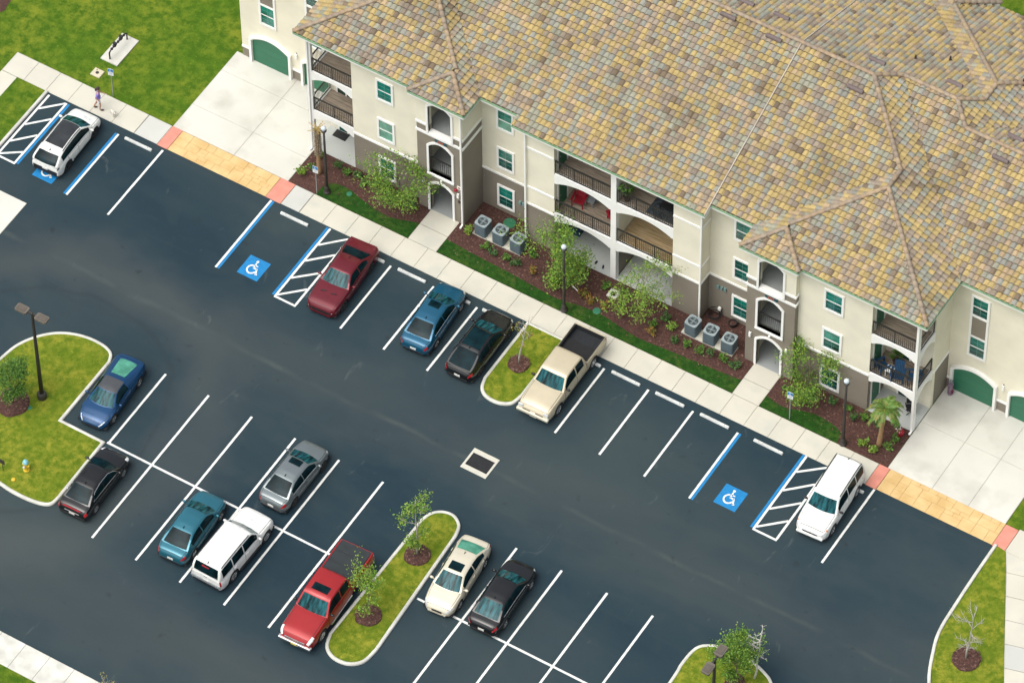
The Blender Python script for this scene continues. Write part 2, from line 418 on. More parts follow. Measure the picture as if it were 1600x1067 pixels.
for k in range(8, 12): strip(CX0 + k * W, CY0, CX0 + k * W, CY2, LW, M_PAINT)

def accessible_symbol(cx, cy, s=1.3, h=1.4):
    sheet('accessible_symbol', [(cx - s / 2, cy - h / 2), (cx + s / 2, cy - h / 2), (cx + s / 2, cy + h / 2), (cx - s / 2, cy + h / 2)], ZL, M_BLUE, lot)
    z = ZL + 0.003; mb = MB()
    def poly(p): mb.add([(cx + x * s, cy + y * h, z) for x, y in p], [tuple(range(len(p)))])
    def seg(x0, y0, x1, y1, w):
        dx, dy = x1 - x0, y1 - y0; L = math.hypot(dx, dy); nx, ny = -dy / L * w / 2, dx / L * w / 2
        poly([(x0 + nx, y0 + ny), (x0 - nx, y0 - ny), (x1 - nx, y1 - ny), (x1 + nx, y1 + ny)])
    poly([(-0.03 + .06 * math.cos(t * .524), .33 + .06 * math.sin(t * .524)) for t in range(12)])
    seg(-0.03, .25, -0.01, 0.0, .07); seg(-.03, .13, .13, .13, .05); seg(-.03, 0.0, .17, -0.01, .07); seg(.15, 0.0, .24, -.24, .07); seg(.22, -.25, .31, -.22, .06)
    n = 14; a0, a1 = R(100), R(345); a = []; b = []
    for i in range(n + 1):
        t = a0 + (a1 - a0) * i / n
        a.append((cx + (-.04 + .235 * math.cos(t)) * s, cy + (-.09 + .235 * math.sin(t)) * h, z)); b.append((cx + (-.04 + .165 * math.cos(t)) * s, cy + (-.09 + .165 * math.sin(t)) * h, z))
    mb.grid([a, b], flip=True)
    return mb.build('wheelchair_mark', M_PAINT, lot)
accessible_symbol(-19.70, -3.98); accessible_symbol(10.06, -3.88); accessible_symbol(-33.05, -4.12)

# pavements: a base sheet with separate slabs
def slabs(name, x0, x1, y0, y1, m, step, top=0.03, parent=None, axis='x', base_m=None):
    bs = sheet(name, [(x0, y0), (x1, y0), (x1, y1), (x0, y1)], 0.008, base_m or M_JOINT); tag(bs, kind='structure')
    L = (x1 - x0) if axis == 'x' else (y1 - y0); n = max(1, round(L / step)); st = L / n; g = 0.011
    for i in range(n):
        a = i * st + g; b = (i + 1) * st - g
        p = (x0 + a, x0 + b, y0, y1) if axis == 'x' else (x0, x1, y0 + a, y0 + b)
        slab(bs, *p, top + random.uniform(-.002, .002), m)
    return bs
def slab(parent, x0, x1, y0, y1, z, m, name='slab'):
    e = 0.012
    mb = MB(); mb.add([(x0, y0, 0), (x1, y0, 0), (x1, y1, 0), (x0, y1, 0), (x0, y0, z - e), (x1, y0, z - e), (x1, y1, z - e), (x0, y1, z - e),
                       (x0 + e, y0 + e, z), (x1 - e, y0 + e, z), (x1 - e, y1 - e, z), (x0 + e, y1 - e, z)],
                      [(0, 1, 5, 4), (1, 2, 6, 5), (2, 3, 7, 6), (3, 0, 4, 7), (4, 5, 9, 8), (5, 6, 10, 9), (6, 7, 11, 10), (7, 4, 8, 11), (8, 9, 10, 11)])
    return mb.build(name, m, parent)
M_JOINT = mat('joint_dark', (0.26, 0.25, 0.21), 0.9, 0.15, 3)
M_CONC2 = mat('concrete_walk_grey', (0.45, 0.455, 0.42), 0.85, 0.05, 0.5, 0.15, 60)
SY0, SY1 = 0.55, 2.07
slabs('sidewalk', -39.45, -30.6, SY0, SY1, M_CONC, 1.5); slabs('sidewalk', -30.58, -29.06, SY0, SY1, M_CONC2, 1.5)
slabs('sidewalk', -20.93, -19.75, SY0, SY1, M_CONC2, 1.5)
slabs('sidewalk', -19.73, 15.60, SY0, SY1, M_CONC, 1.5); slabs('sidewalk', 23.93, 31.0, SY0, SY1 + 0.1, M_CONC, 1.5)
slabs('path', -39.45, -38.40, -12.0, SY0 - 0.02, M_CONC, 1.5, axis='y')
slabs('path', -13.70, -11.90, SY1 + .01, 4.50, M_CONC, 1.25, axis='y'); slabs('path', 6.65, 8.27, SY1 + .01, 4.50, M_CONC, 1.25, axis='y')
slabs('sidewalk', -40.0, -4.0, -32.45, -30.76, M_KERB, 1.5)
slabs('concrete_pad', -40.0, -32.75, -14.0, -6.65, M_DRIVE, 3.6)
# the pavement that swings away beyond the verge
pv = sheet('sidewalk', [(23.95, 0.53), (26.2, 0.53), (37.2, -20.7), (35.0, -20.9)], 0.008, M_JOINT); tag(pv, kind='structure')
dx, dy = 3.88 / 8.444, -7.5 / 8.444
for i in range(14):
    a = i * 1.5 + 0.02; b = (i + 1) * 1.5 - 0.02
    if a == 0.02: a = 0.3
    q = [(23.98 + dx * a, 0.71 + dy * a), (23.98 + dx * b, 0.71 + dy * b), (23.98 + dx * b + 2.0, 0.71 + dy * b + .55), (23.98 + dx * a + 2.0, 0.71 + dy * a + .55)]
    if i == 0: q[0] = (24.0, 0.53); q[3] = (26.0, 0.53)
    sheet('slab', q, 0.03, M_CONC if i not in (4, 6) else M_CONC2, pv, 0.03)

def driveway(x0, x1, jx, jy, parent_name='driveway'):
    bs = sheet(parent_name, [(x0, SY1 + .01), (x1, SY1 + .01), (x1, 8.5), (x0, 8.5)], 0.008, M_JOINT); tag(bs, kind='structure')
    xs = [x0] + jx + [x1]; ys = [SY1 + .01] + jy + [8.5]
    for i in range(len(xs) - 1):
        for j in range(len(ys) - 1): slab(bs, xs[i] + .008, xs[i + 1] - .008, ys[j] + .008, ys[j + 1] - .008, .03, M_DRIVE)
driveway(-29.03, -21.45, [-25.0], [4.0, 6.9]); driveway(16.1, 23.12, [18.75, 20.9], [5.65])

def paver_strip(x0, x1, y0, y1, seed):
    bs = sheet('crosswalk', [(x0, y0), (x1, y0), (x1, y1), (x0, y1)], 0.012, mat('paver_joint', (0.30, 0.19, 0.07), 0.9, 0.2, 4)); tag(bs, kind='structure')
    rnd = random.Random(seed); nx, ny = int((x1 - x0) / 0.255), 6; cw, ch = (x1 - x0) / nx, (y1 - y0) / ny
    used = [[False] * ny for _ in range(nx)]
    for i in range(nx):
        for j in range(ny):
            if used[i][j]: continue
            opts = [(2, 2), (3, 2), (2, 1), (3, 3), (2, 3), (4, 2), (1, 2), (1, 1)]; rnd.shuffle(opts[:6])
            k = rnd.randrange(6); opts = opts[k:6] + opts[:k] + opts[6:]
            for a, b in opts:
                if i + a <= nx and j + b <= ny and all(not used[i + p][j + q] for p in range(a) for q in range(b)):
                    for p in range(a):
                        for q in range(b): used[i + p][j + q] = True
                    slab(bs, x0 + i * cw + .006, x0 + (i + a) * cw - .006, y0 + j * ch + .006, y0 + (j + b) * ch - .006, .030 + rnd.uniform(-.003, .002), M_PAVY, 'paver'); break
    return bs
paver_strip(-28.36, -21.92, 0.53, SY1, 3); paver_strip(16.28, 23.15, 0.55, SY1 + .02, 5)
def warning_panel(x0, x1, y0=0.52, y1=SY1):
    o = MB().prism([(x0, y0), (x1, y0), (x1, y1), (x0, y1)], 0, .032).build('warning_panel', M_CORAL); tag(o, kind='structure')
    mb = MB(); nx = int((x1 - x0) / .075); ny = int((y1 - y0) / .075)
    for i in range(nx):
        for j in range(ny):
            cx, cy = x0 + (i + .5) * (x1 - x0) / nx, y0 + (j + .5) * (y1 - y0) / ny; r = .014
            mb.add([(cx - r, cy - r, .032), (cx + r, cy - r, .032), (cx + r, cy + r, .032), (cx - r, cy + r, .032), (cx, cy, .040)], [(0, 1, 4), (1, 2, 4), (2, 3, 4), (3, 0, 4)])
    tag(mb.build('domes', M_CORAL, o), kind='stuff')
warning_panel(-29.04, -28.38); warning_panel(-21.90, -20.95); warning_panel(15.62, 16.26); warning_panel(23.17, 23.91)

# islands
def island(path, name='traffic_island', zg=0.10, m=None):
    a = sum(path[i][0] * path[(i + 1) % len(path)][1] - path[(i + 1) % len(path)][0] * path[i][1] for i in range(len(path)))
    if a < 0: path = path[::-1]
    inn = offset(path, 0.16, True)
    o = sheet(name, inn, zg, m or M_GRASSI); tag(o, kind='structure')
    kerb(path, o, True); return o
tl = catmull([(-28.1, -18.0), (-27.85, -16.2), (-27.6, -14.97), (-26.97, -13.88), (-26.07, -13.07), (-24.9, -12.62), (-23.68, -12.56), (-22.92, -12.83), (-22.62, -13.4)], 5) + [(-22.62, -17.93), (-19.86, -17.93)] + \
    catmull([(-19.82, -22.2), (-19.95, -22.81), (-20.57, -23.12), (-21.71, -23.23), (-23.01, -23.13), (-26.0, -22.6), (-27.8, -20.5)], 5)
island(tl)
island([(-5.13, 0.54)] + catmull([(-5.13, -3.9), (-4.88, -4.62), (-4.3, -5.0), (-3.5, -5.0), (-2.88, -4.62), (-2.68, -3.9)], 5) + [(-2.68, 0.54)])
island(catmull([(-2.98, -13.5), (-2.78, -12.9), (-2.3, -12.48), (-1.62, -12.38), (-1.0, -12.8), (-0.78, -13.5)], 5) + catmull([(-0.42, -21.7), (-0.58, -22.7), (-1.2, -23.27), (-2.08, -23.36), (-2.8, -22.95), (-3.12, -22.1)], 5))
island(catmull([(13.3, -15.68), (13.22, -14.3), (13.34, -13.14), (13.8, -12.6), (14.58, -12.3), (16.06, -12.25), (17.16, -12.53), (17.9, -13.0), (18.6, -14.2), (18.8, -16), (18.8, -22), (18.2, -23.2), (16, -23.4), (14, -23.2), (13.35, -22)], 5, True))
# verge beyond the swinging kerb
vg = sheet('verge', [(q[0], q[1]) for q in KR] + [(40, -16), (35.4, -20.9), (23.98, 0.53)], 0.05, M_GRASSI); tag(vg, kind='structure')
kerb(KR, vg, False, side=1)
lp = sheet('verge', [(-38.40, 0.53), (-36.32, 0.53), (-36.32, -6.65), (-38.40, -6.65)], 0.05, M_LAWN); tag(lp, kind='structure')
kerb([(-36.30, 0.53), (-36.30, -6.65)], lp, False, side=-1)

# planting beds
bed = sheet('planting_bed', [(-21.43, SY1 + .01), (16.08, SY1 + .01), (16.08, 6.5), (-21.43, 6.5)], 0.012, M_MULCH); tag(bed, kind='structure')
def bed_grass(front, back):
    o = sheet('grass_strip', front + back[::-1], 0.035, M_GRASSD, None, 0.03); tag(o, kind='structure')
bed_grass([(-19.65, 2.09), (-13.72, 2.09)], catmull([(-19.62, 2.75), (-19.2, 3.25), (-18.3, 3.32), (-17.2, 3.05), (-16.2, 2.85), (-15.3, 2.82), (-14.5, 3.05), (-13.72, 3.3)], 4))
bed_grass([(-11.88, 2.09), (6.63, 2.09)], catmull([(-11.88, 3.12), (-10.5, 3.02), (-9, 2.95), (-7.5, 2.9), (-6, 2.78), (-4.6, 2.72), (-3.2, 2.95), (-1.8, 3.0), (-.6, 2.8), (.6, 2.68), (2, 2.78), (3.5, 2.88), (5.2, 2.98), (6.63, 3.1)], 4))
bed_grass([(8.29, 2.09), (13.0, 2.09)], catmull([(8.29, 2.9), (8.9, 2.75), (9.6, 2.72), (10.4, 3.0), (11.2, 3.15), (12.2, 3.05), (12.85, 2.8), (13.0, 2.2)], 4))
tlb = sheet('planting_bed', catmull([(-42.15, 3.9), (-41.95, 4.7), (-42.2, 5.6), (-43.5, 7.5), (-47, 8), (-48, 5), (-45, 3)], 5, True), 0.0, M_MULCH); tag(tlb, kind='structure')
def chips(parent, n, sample, z):
    mb = MB()
    for _ in range(n):
        x, y = sample(); a = random.uniform(0, 6.28); L = random.uniform(.03, .075); w = random.uniform(.012, .03); c, s = math.cos(a), math.sin(a); t = random.uniform(0, .03)
        k = random.random(); mb.cc = (0.10, 0.047, 0.035) if k < .5 else (0.05, 0.022, 0.016) if k < .88 else (.18, .11, .08)
        mb.add([(x - c * L - s * w, y - s * L + c * w, z + t), (x + c * L - s * w, y + s * L + c * w, z + .02), (x + c * L + s * w, y + s * L - c * w, z + .015), (x - c * L + s * w, y - s * L - c * w, z + t)], [(3, 2, 1, 0)])
    o = mb.build('mulch_chips', mat('chip', (1, 1, 1), .95, 0, attr='leafcol'), parent, attr='leafcol'); tag(o, kind='stuff')
def bed_sample():
    while True:
        x, y = random.uniform(-21.4, 16.0), random.uniform(2.5, 6.35)
        a = abs(x + 2.78)
        lim = 4.42 if 8.7 < a < 11.8 else 4.78 if a > 11.6 else 5.43 if a < 5.5 else 6.3
        if y > lim or -13.75 < x < -11.85 or 6.6 < x < 8.32: continue
        return x, y
chips(bed, 4500, bed_sample, 0.014)
def mulch_ring(x, y, r, z=0.10):
    n = 28; rr = [r * random.uniform(.88, 1.08) for _ in range(n)]
    rr = [(rr[i - 1] + rr[i] + rr[(i + 1) % n]) / 3 for i in range(n)]; mb = MB(); rows = []
    for f, h in ((1, .0), (.93, .06), (.6, .10), (.25, .09), (.02, .085)):
        rows.append([(x + rr[i % n] * f * math.cos(i * 2 * math.pi / n), y + rr[i % n] * f * math.sin(i * 2 * math.pi / n), z + h * random.uniform(.8, 1.2) if f < 1 else z - .02) for i in range(n)])
    for q in rows: q.append(q[0])
    mb.grid(rows); o = mb.build('mulch_bed', M_MULCH); tag(o, kind='structure')
    def smp():
        t = random.uniform(0, 6.28); q = r * .95 * math.sqrt(random.random()); return x + q * math.cos(t), y + q * math.sin(t)
    chips(o, 350, smp, z + .08)
mulch_ring(-25.55, -18.35, .98); mulch_ring(-1.86, -15.62, .72); mulch_ring(-1.98, -20.15, .72); mulch_ring(-3.98, -2.2, .62); mulch_ring(25.55, -6.50, .80, .05)
mulch_ring(16.2, -13.95, .55)
# ------------------------------------------------------------------ the apartment building
XC = -2.78; OFF = (XC, 5.0, 0.0)
bld = empty('apartment_building', OFF)
tag(bld, 'three storey cream and taupe stucco apartment building under a mottled tile hip roof', 'building')
def part(mb, name, m, parent=None, smooth=False): return mb.build(name, m, parent or bld, off=OFF if parent in (None, bld) else OFF, smooth=smooth)
def sx(s, a0, a1):
    p, q = XC + s * a0, XC + s * a1
    return (min(p, q), max(p, q))
F2, F3 = 3.2, 6.42          # storey levels
ZT = 9.41
YW, YT, YR, YC, YB, YG = 4.82, 4.47, 6.40, 5.48, 6.65, 8.45
TH = 0.3
def arch_pts(x0, x1, zs, za, n=14):
    return [(x0 + (x1 - x0) * i / n, zs + (za - zs) * (1 - (2 * i / n - 1) ** 2) ) for i in range(n + 1)]
def band(name, m, x0, x1, y0, y1, z0, z1): return part(MB().box(x0, x1, y0, y1, z0, z1), name, m)

def window(x0, x1, z0, z1, y, dark=0, base=True):
    """frame proud of the wall, two sashes with panes and muntins; faces -y"""
    t = 0.13; mb = MB()
    mb.box(x0, x0 + t, y - .07, y + .02, z0, z1); mb.box(x1 - t, x1, y - .07, y + .02, z0, z1)
    mb.box(x0 + t, x1 - t, y - .07, y + .02, z1 - t, z1); mb.box(x0 + t, x1 - t, y - .085, y + .02, z0, z0 + t)
    w = part(mb, 'window', M_WHITE)
    zm = (z0 + z1) / 2; ms = [M_PANE, M_PANED, M_PANEL]
    for k, (a, b) in enumerate(((z0 + t, zm - .03), (zm + .03, z1 - t))):
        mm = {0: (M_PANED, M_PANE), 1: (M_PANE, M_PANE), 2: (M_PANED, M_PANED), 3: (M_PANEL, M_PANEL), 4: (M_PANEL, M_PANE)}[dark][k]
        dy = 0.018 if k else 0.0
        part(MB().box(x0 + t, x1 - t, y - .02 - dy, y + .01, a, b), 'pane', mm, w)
    mu = MB(); mu.box(x0 + t, x1 - t, y - .052, y + .012, zm - .03, zm + .03)
    xm = (x0 + x1) / 2; zq = (zm + z1 - t) / 2
    gm = MB(); gm.box(xm - .008, xm + .008, y - .044, y - .036, zm + .03, z1 - t); gm.box(x0 + t, x1 - t, y - .045, y - .0365, zq - .008, zq + .008)
    zq = (zm + z0 + t) / 2
    gm.box(xm - .008, xm + .008, y - .026, y - .019, z0 + t, zm - .03); gm.box(x0 + t, x1 - t, y - .027, y - .0195, zq - .008, zq + .008)
    part(mu, 'meeting_rail', M_WHITE, w); part(gm, 'muntin', mat('muntin_tinted', (.10, .26, .21), .5), w)
    return w

def railing(x0, y0, x1, y1, z, name='balcony_railing'):
    L = math.hypot(x1 - x0, y1 - y0); ux, uy = (x1 - x0) / L, (y1 - y0) / L
    mb = MB()
    def bar(a, b, zl, zh, w):
        nx, ny = -uy * w, ux * w
        p = [(x0 + ux * a - nx, y0 + uy * a - ny), (x0 + ux * b - nx, y0 + uy * b - ny), (x0 + ux * b + nx, y0 + uy * b + ny), (x0 + ux * a + nx, y0 + uy * a + ny)]
        mb.prism(p, z + zl, z + zh)
    bar(0, L, 1.01, 1.08, .034); bar(0, L, .09, .14, .024)
    np_ = max(1, round(L / 1.15))
    for i in range(np_ + 1):
        a = L * i / np_; bar(max(0, a - .026), min(L, a + .026), 0.0, 1.03, .026)
    o = part(mb, name, M_RAIL); mb2 = mb; mb = MB(); n = int(L / .115)
    for i in range(1, n):
        a = L * i / n; bar(a - .011, a + .011, .13, 1.03, .011)
    tag(part(mb, 'balusters', M_RAIL, o), kind='stuff')
    return o

def arch_band(axis, p0, p1, q0, q1, floor, drop=0.66, rise=0.42, top=0.06):
    """white edge beam under a deck with a shallow arched lower edge"""
    pts = arch_pts(p0, p1, floor - drop, floor - drop + rise, 14)
    e = 0.14; inner = [(p0, floor - drop), (p0 + e, floor - drop)] + arch_pts(p0 + e, p1 - e, floor - drop + .03, floor - drop + rise) + [(p1 - e, floor - drop), (p1, floor - drop)]
    mb = MB(); top_ = floor + top
    cols = inner; vs0 = []; 
    for (a, za), (b, zb) in zip(cols[:-1], cols[1:]):
        if b - a < 1e-6: continue
        if axis == 'x': mb.prism_xz([(a, za), (b, zb), (b, top_), (a, top_)], q0, q1)
        else:
            v = [(q0, a, za), (q0, b, zb), (q0, b, top_), (q0, a, top_), (q1, a, za), (q1, b, zb), (q1, b, top_), (q1, a, top_)]
            mb.add(v, [(3, 2, 1, 0), (4, 5, 6, 7), (0, 1, 5, 4), (1, 2, 6, 5), (2, 3, 7, 6), (3, 0, 4, 7)])
    return part(mb, 'edge_beam', M_WHITE)

def decking(x0, x1, y0, y1, z, m):
    part(MB().box(x0, x1, y0, y1, z - .22, z - .03), 'deck', M_SOFFIT)
    mb = MB(); n = int((y1 - y0) / .145); st = (y1 - y0) / n
    for i in range(n): mb.box(x0, x1, y0 + i * st + .006, y0 + (i + 1) * st - .006, z - .03, z)
    tag(part(mb, 'decking', m), kind='stuff')

def side_door(x, y0, y1, z, h=2.1, s=1):
    """green door in a wall that faces +x (s=1)"""
    fr = MB(); t = .12; xo = x + s * .035; a, b = min(x - .01, xo), max(x + .01, xo)
    fr.box(a, b, y0 - t, y0, z, z + h + t); fr.box(a, b, y1, y1 + t, z, z + h + t); fr.box(a, b, y0, y1, z + h, z + h + t)
    d = part(fr, 'door', M_WHITE)
    part(MB().box(min(x, x + s * .015), max(x, x + s * .015), y0, y1, z + .01, z + h), 'door_leaf', M_GREEN, d)
    part(MB().ball((x + s * .06, y0 + .1, z + 1.0), .03), 'handle', M_STEEL, d)

def sliding_door(x0, x1, y, z, h=2.1):
    t = .1; fr = MB(); fr.box(x0, x0 + t, y - .04, y, z, z + h); fr.box(x1 - t, x1, y - .04, y, z, z + h); fr.box(x0 + t, x1 - t, y - .04, y, z + h - t, z + h)
    xm = (x0 + x1) / 2; fr.box(xm - .04, xm + .04, y - .045, y, z, z + h - t)
    d = part(fr, 'sliding_door', M_WHITE)
    for a, b in ((x0 + t, xm - .04), (xm + .04, x1 - t)): part(MB().box(a, b, y - .015, y, z, z + h - t), 'pane', M_PANED, d)

def garage_door(x0, x1, y):
    t = .15; zs, za = 1.88, 2.38
    out = arch_pts(x0, x1, zs + .08, za + .14, 16); inn = arch_pts(x0 + t, x1 - t, zs, za, 16)
    mb = MB(); mb.box(x0, x0 + t, y - .20, y + .02, 0.0, zs); mb.box(x1 - t, x1, y - .20, y + .02, 0.0, zs)
    P = [(x0, zs)] + out + [(x1, zs)]; Q = [(x0 + t, zs)] + inn + [(x1 - t, zs)]
    for i in range(len(P) - 1): mb.prism_xz([Q[i], Q[i + 1], P[i + 1], P[i]], y - .20, y + .02)
    d = part(mb, 'garage_door', M_WHITE)
    zz = [0.03, .53, 1.03, 1.53]
    for k, z0 in enumerate(zz[:-1] + [1.53]):
        if k < 3: part(MB().box(x0 + t, x1 - t, y - .03, y + .01, z0 + .006, z0 + .494), 'door_panel', M_GREEN, d)
    pts = [(x0 + t, 1.536)] + [q for q in inn] + [(x1 - t, 1.536)]
    part(MB().prism_xz(pts, y - .03, y + .01), 'door_panel', M_GREEN, d)

def wall_light(x, y, z):
    o = part(MB().box(x - .06, x + .06, y - .12, y, z - .17, z + .17), 'wall_light', M_WHITE)
    part(MB().box(x - .03, x + .03, y - .03, y + .01, z - .24, z + .24), 'backplate', M_DKMETAL, o)

def zoned(name, boxes, zsplit, ztop=ZT):
    lo = MB(); hi = MB()
    for x0, x1, y0, y1 in boxes:
        lo.box(x0, x1, y0, y1, -0.05, zsplit); hi.box(x0, x1, y0, y1, zsplit, ztop)
    part(lo, name, M_BROWN); part(hi, name, M_CREAM)

for s in (1, -1):
    # wing front, balcony walls, garage wall
    x0, x1 = sx(s, 11.7, 16.05)
    zoned('wall', [(x0, x1, YW, YW + TH)], 2.95)
    band('trim_band', M_WHITE, *sx(s, 11.7, 16.05), YW - .045, YW + .01, 2.93, 3.08)
    a0, a1 = sx(s, 15.75, 16.05)
    zoned('wall', [(a0, a1, YW + TH, YB + TH)], 2.95)
    b0, b1 = sx(s, 16.05, 18.85)
    part(MB().box(b0, b1, YB, YB + TH, -.05, ZT), 'wall', M_CREAM)
    c0, c1 = sx(s, 18.55, 18.85)
    zoned('wall', [(c0, c1, YB + TH, YG)], 2.95)
    xo = XC + s * 18.85
    band('trim_band', M_WHITE, min(xo - .01, xo + s * .045), max(xo + .01, xo + s * .045), YB + .02, YG - .01, 2.93, 3.08)
    g0, g1 = sx(s, 18.55, 25.83)
    zoned('wall', [(g0, g1, YG, YG + TH)], 0.78)
    e0, e1 = sx(s, 25.53, 25.83)
    zoned('wall', [(e0, e1, YG + TH, 21.3)], 0.78)
    # garage fittings
    dw = [(19.09, 21.84), (22.50, 25.25)]
    for d0, d1 in dw: garage_door(*sx(s, d0, d1), YG)
    cuts = [18.85] + [q for d in dw for q in d] + [25.83]
    for i in range(0, len(cuts), 2):
        if cuts[i + 1] - cuts[i] > .05: band('trim_band', M_WHITE, *sx(s, cuts[i], cuts[i + 1]), YG - .06, YG + .01, .78, .92)
    wl_ = XC + s * 22.17; wall_light(wl_, YG, 2.1)
    for wa in (19.90,) if s > 0 else (23.40, 20.3):
        wx0, wx1 = sx(s, wa, wa + 1.11)
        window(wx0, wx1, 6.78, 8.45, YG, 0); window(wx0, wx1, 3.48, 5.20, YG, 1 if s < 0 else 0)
        q = part(MB().box(wx0 + .13, wx1 - .13, YG - .03, YG + .01, 5.20, 6.78), 'spandrel', M_BROWN)
        for f0 in (wx0, wx1 - .13): part(MB().box(f0, f0 + .13, YG - .07, YG + .02, 5.20, 6.78), 'side_trim', M_WHITE, q)
    # wing windows
    wx0, wx1 = sx(s, 13.18, 14.44) if s > 0 else (-17.25, -16.13)
    if s > 0: wx0, wx1 = 10.40, 11.60
    for k, (z0, z1) in enumerate(((.38, 2.10), (3.58, 5.28), (6.80, 8.48))):
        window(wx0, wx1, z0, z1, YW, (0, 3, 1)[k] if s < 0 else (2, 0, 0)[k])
    # balcony at the corner
    for fl in (F2, F3):
        decking(b0, b1 - (.02 if s > 0 else 0), YW + .18, YB, fl, M_DECK)
        arch_band('x', b0 + (.0 if s > 0 else .15), b1 - (.15 if s > 0 else .0), YW, YW + .18, fl)
        xs0, xs1 = sx(s, 18.67, 18.85)
        arch_band('y', YW + .20, YB, xs0, xs1, fl)
        if s > 0: railing(b0 + .02, YW + .09, b1 - .2, YW + .09, fl)
        else: railing(b0 + .2, YW + .09, b1 - .02, YW + .09, fl)
        xr = XC + s * 18.76; railing(xr, YW + .22, xr, YB - .02, fl)
    part(MB().box(b0, b1, YW, YB, -.05, .035), 'patio', M_PATIO)
    px = sorted((XC + s * 18.85, XC + s * 18.66))
    part(MB().box(px[0], px[1], YW - .005, YW + .195, .03, ZT), 'post', M_WHITE)
    if s > 0:
        for z in (.035, F2, F3): side_door(XC + 16.05, 5.25, 6.1, z, 2.05)
    for z in (.035, F2, F3):
        sliding_door(XC + s * 17.6 - .75, XC + s * 17.6 + .55, YB, z)
    # stair tower
    t0, t1 = sx(s, 8.8, 11.7); cx = XC + s * 10.22; hw = .72
    lo = MB(); hi = MB(); PZ = 6.95
    for q0, q1 in ((t0, cx - hw), (cx + hw, t1)):
        lo.box(q0, q1, YT, YT + TH, -.05, PZ); hi.box(q0, q1, YT, YT + TH, PZ, ZT)
    def spandrel(mb, zs, za, zt):
        ap = arch_pts(cx - hw, cx + hw, zs, za, 14)
        for (a, z0), (b, z1) in zip(ap[:-1], ap[1:]): mb.prism_xz([(a, z0), (b, z1), (b, zt), (a, zt)], YT, YT + TH)
    spandrel(lo, 2.14, 2.56, 3.2); spandrel(lo, 5.42, 5.84, 6.46); spandrel(hi, 8.62, 9.02, ZT)
    i0, i1 = sx(s, 8.8, 9.1); o0, o1 = sx(s, 11.4, 11.7)
    for q0, q1, ye in ((i0, i1, YR + .3), (o0, o1, YW + TH)):
        lo.box(q0, q1, YT + TH, ye, -.05, PZ); hi.box(q0, q1, YT + TH, ye, PZ, ZT)
    part(lo, 'tower_wall', M_BROWN); part(hi, 'tower_wall', M_CREAM)
    for z0, z1, pr in ((6.27, 6.44, .06), (6.95, 7.10, .05)):
        bm_ = MB()
        if z0 < 6.5: bm_.box(t0 - pr, t1 + pr, YT - pr, YT + .01, z0, z1)
        else:
            part(MB().box(t0 - pr, cx - hw - .13, YT - pr, YT + .01, z0, z1), 'trim_band', M_WHITE); part(MB().box(cx + hw + .13, t1 + pr, YT - pr, YT + .01, z0, z1), 'trim_band', M_WHITE)
        part(MB().box(t0 - pr, t0 + .01, YT + .011, (YW if s < 0 else YR) - .005, z0, z1), 'trim_band', M_WHITE)
        part(MB().box(t1 - .01, t1 + pr, YT + .011, (YR if s < 0 else YW) - .005, z0, z1), 'trim_band', M_WHITE)
        if bm_.v: part(bm_, 'trim_band', M_WHITE)
    def arch_frame(z0, zs, za, sill):
        t = .13; mb = MB(); y0, y1 = YT - .07, YT + .10
        mb.box(cx - hw - t, cx - hw, y0, y1, z0, zs); mb.box(cx + hw, cx + hw + t, y0, y1, z0, zs)
        I = arch_pts(cx - hw, cx + hw, zs, za, 14); O = arch_pts(cx - hw - t, cx + hw + t, zs + .06, za + t, 14)
        mb.prism_xz([(cx - hw - t, zs), (cx - hw, zs), (cx - hw - t, zs + .06)], y0, y1); mb.prism_xz([(cx + hw, zs), (cx + hw + t, zs), (cx + hw + t, zs + .06)], y0, y1)
        for k in range(14): mb.prism_xz([I[k], I[k + 1], O[k + 1], O[k]], y0, y1)
        if sill: mb.box(cx - hw - t, cx + hw + t, y0 - .03, YT + .28, z0 - .13, z0)
        part(mb, 'arch_frame', M_WHITE)
    arch_frame(0.03, 2.14, 2.56, False); arch_frame(3.2, 5.42, 5.84, True); arch_frame(6.46, 8.62, 9.02, False)
    part(MB().box(cx - hw, cx + hw, YT - .02, YT + .29, 6.461, 6.52), 'sill', M_WHITE)
    # breezeway inside the tower
    ins = MB(); y9 = 9.5
    ins.box(i0, i1, YR + .3, y9, 0, 9.3); ins.box(o0, o1, YW + TH, y9, 0, 9.3); ins.box(t0, t1, y9, y9 + .2, 0, 9.3)
    part(ins, 'breezeway_wall', M_INT)
    lin = MB(); q0, q1 = sx(s, 9.1, 9.112); lin.box(q0, q1, YT + TH, y9, .03, 9.25); q0, q1 = sx(s, 11.388, 11.4); lin.box(q0, q1, YT + TH, y9, .03, 9.25)
    part(lin, 'breezeway_lining', M_INT)
    fl_ = MB()
    u0, u1 = sx(s, 9.112, 11.388)
    for q in ((YT, -.05, .032), (YT + TH, 2.95, 3.17), (YT + TH, 6.2, 6.40)): part(MB().box(u0, u1, q[0], y9, q[1], q[2]), 'breezeway_floor', M_INTF)
    st = MB()
    for fz in (0.03, 3.17):
        for k in range(17): st.box(*sx(s, 10.3, 11.35), 6.4 + k * .17, 6.4 + k * .17 + .27, fz + k * .18, fz + k * .18 + .18)
    part(st, 'staircase', M_INTF)
    railing(cx - hw, YT + .16, cx + hw, YT + .16, 3.2, 'stair_railing')
    # address plaque with blurred red numerals
    pl = part(MB().box(cx - .30, cx + .42, YT - .07, YT + .01, 6.00, 6.24), 'address_plaque', mat('plaque_teal', (.01, .06, .075), .5))
    dg = MB()
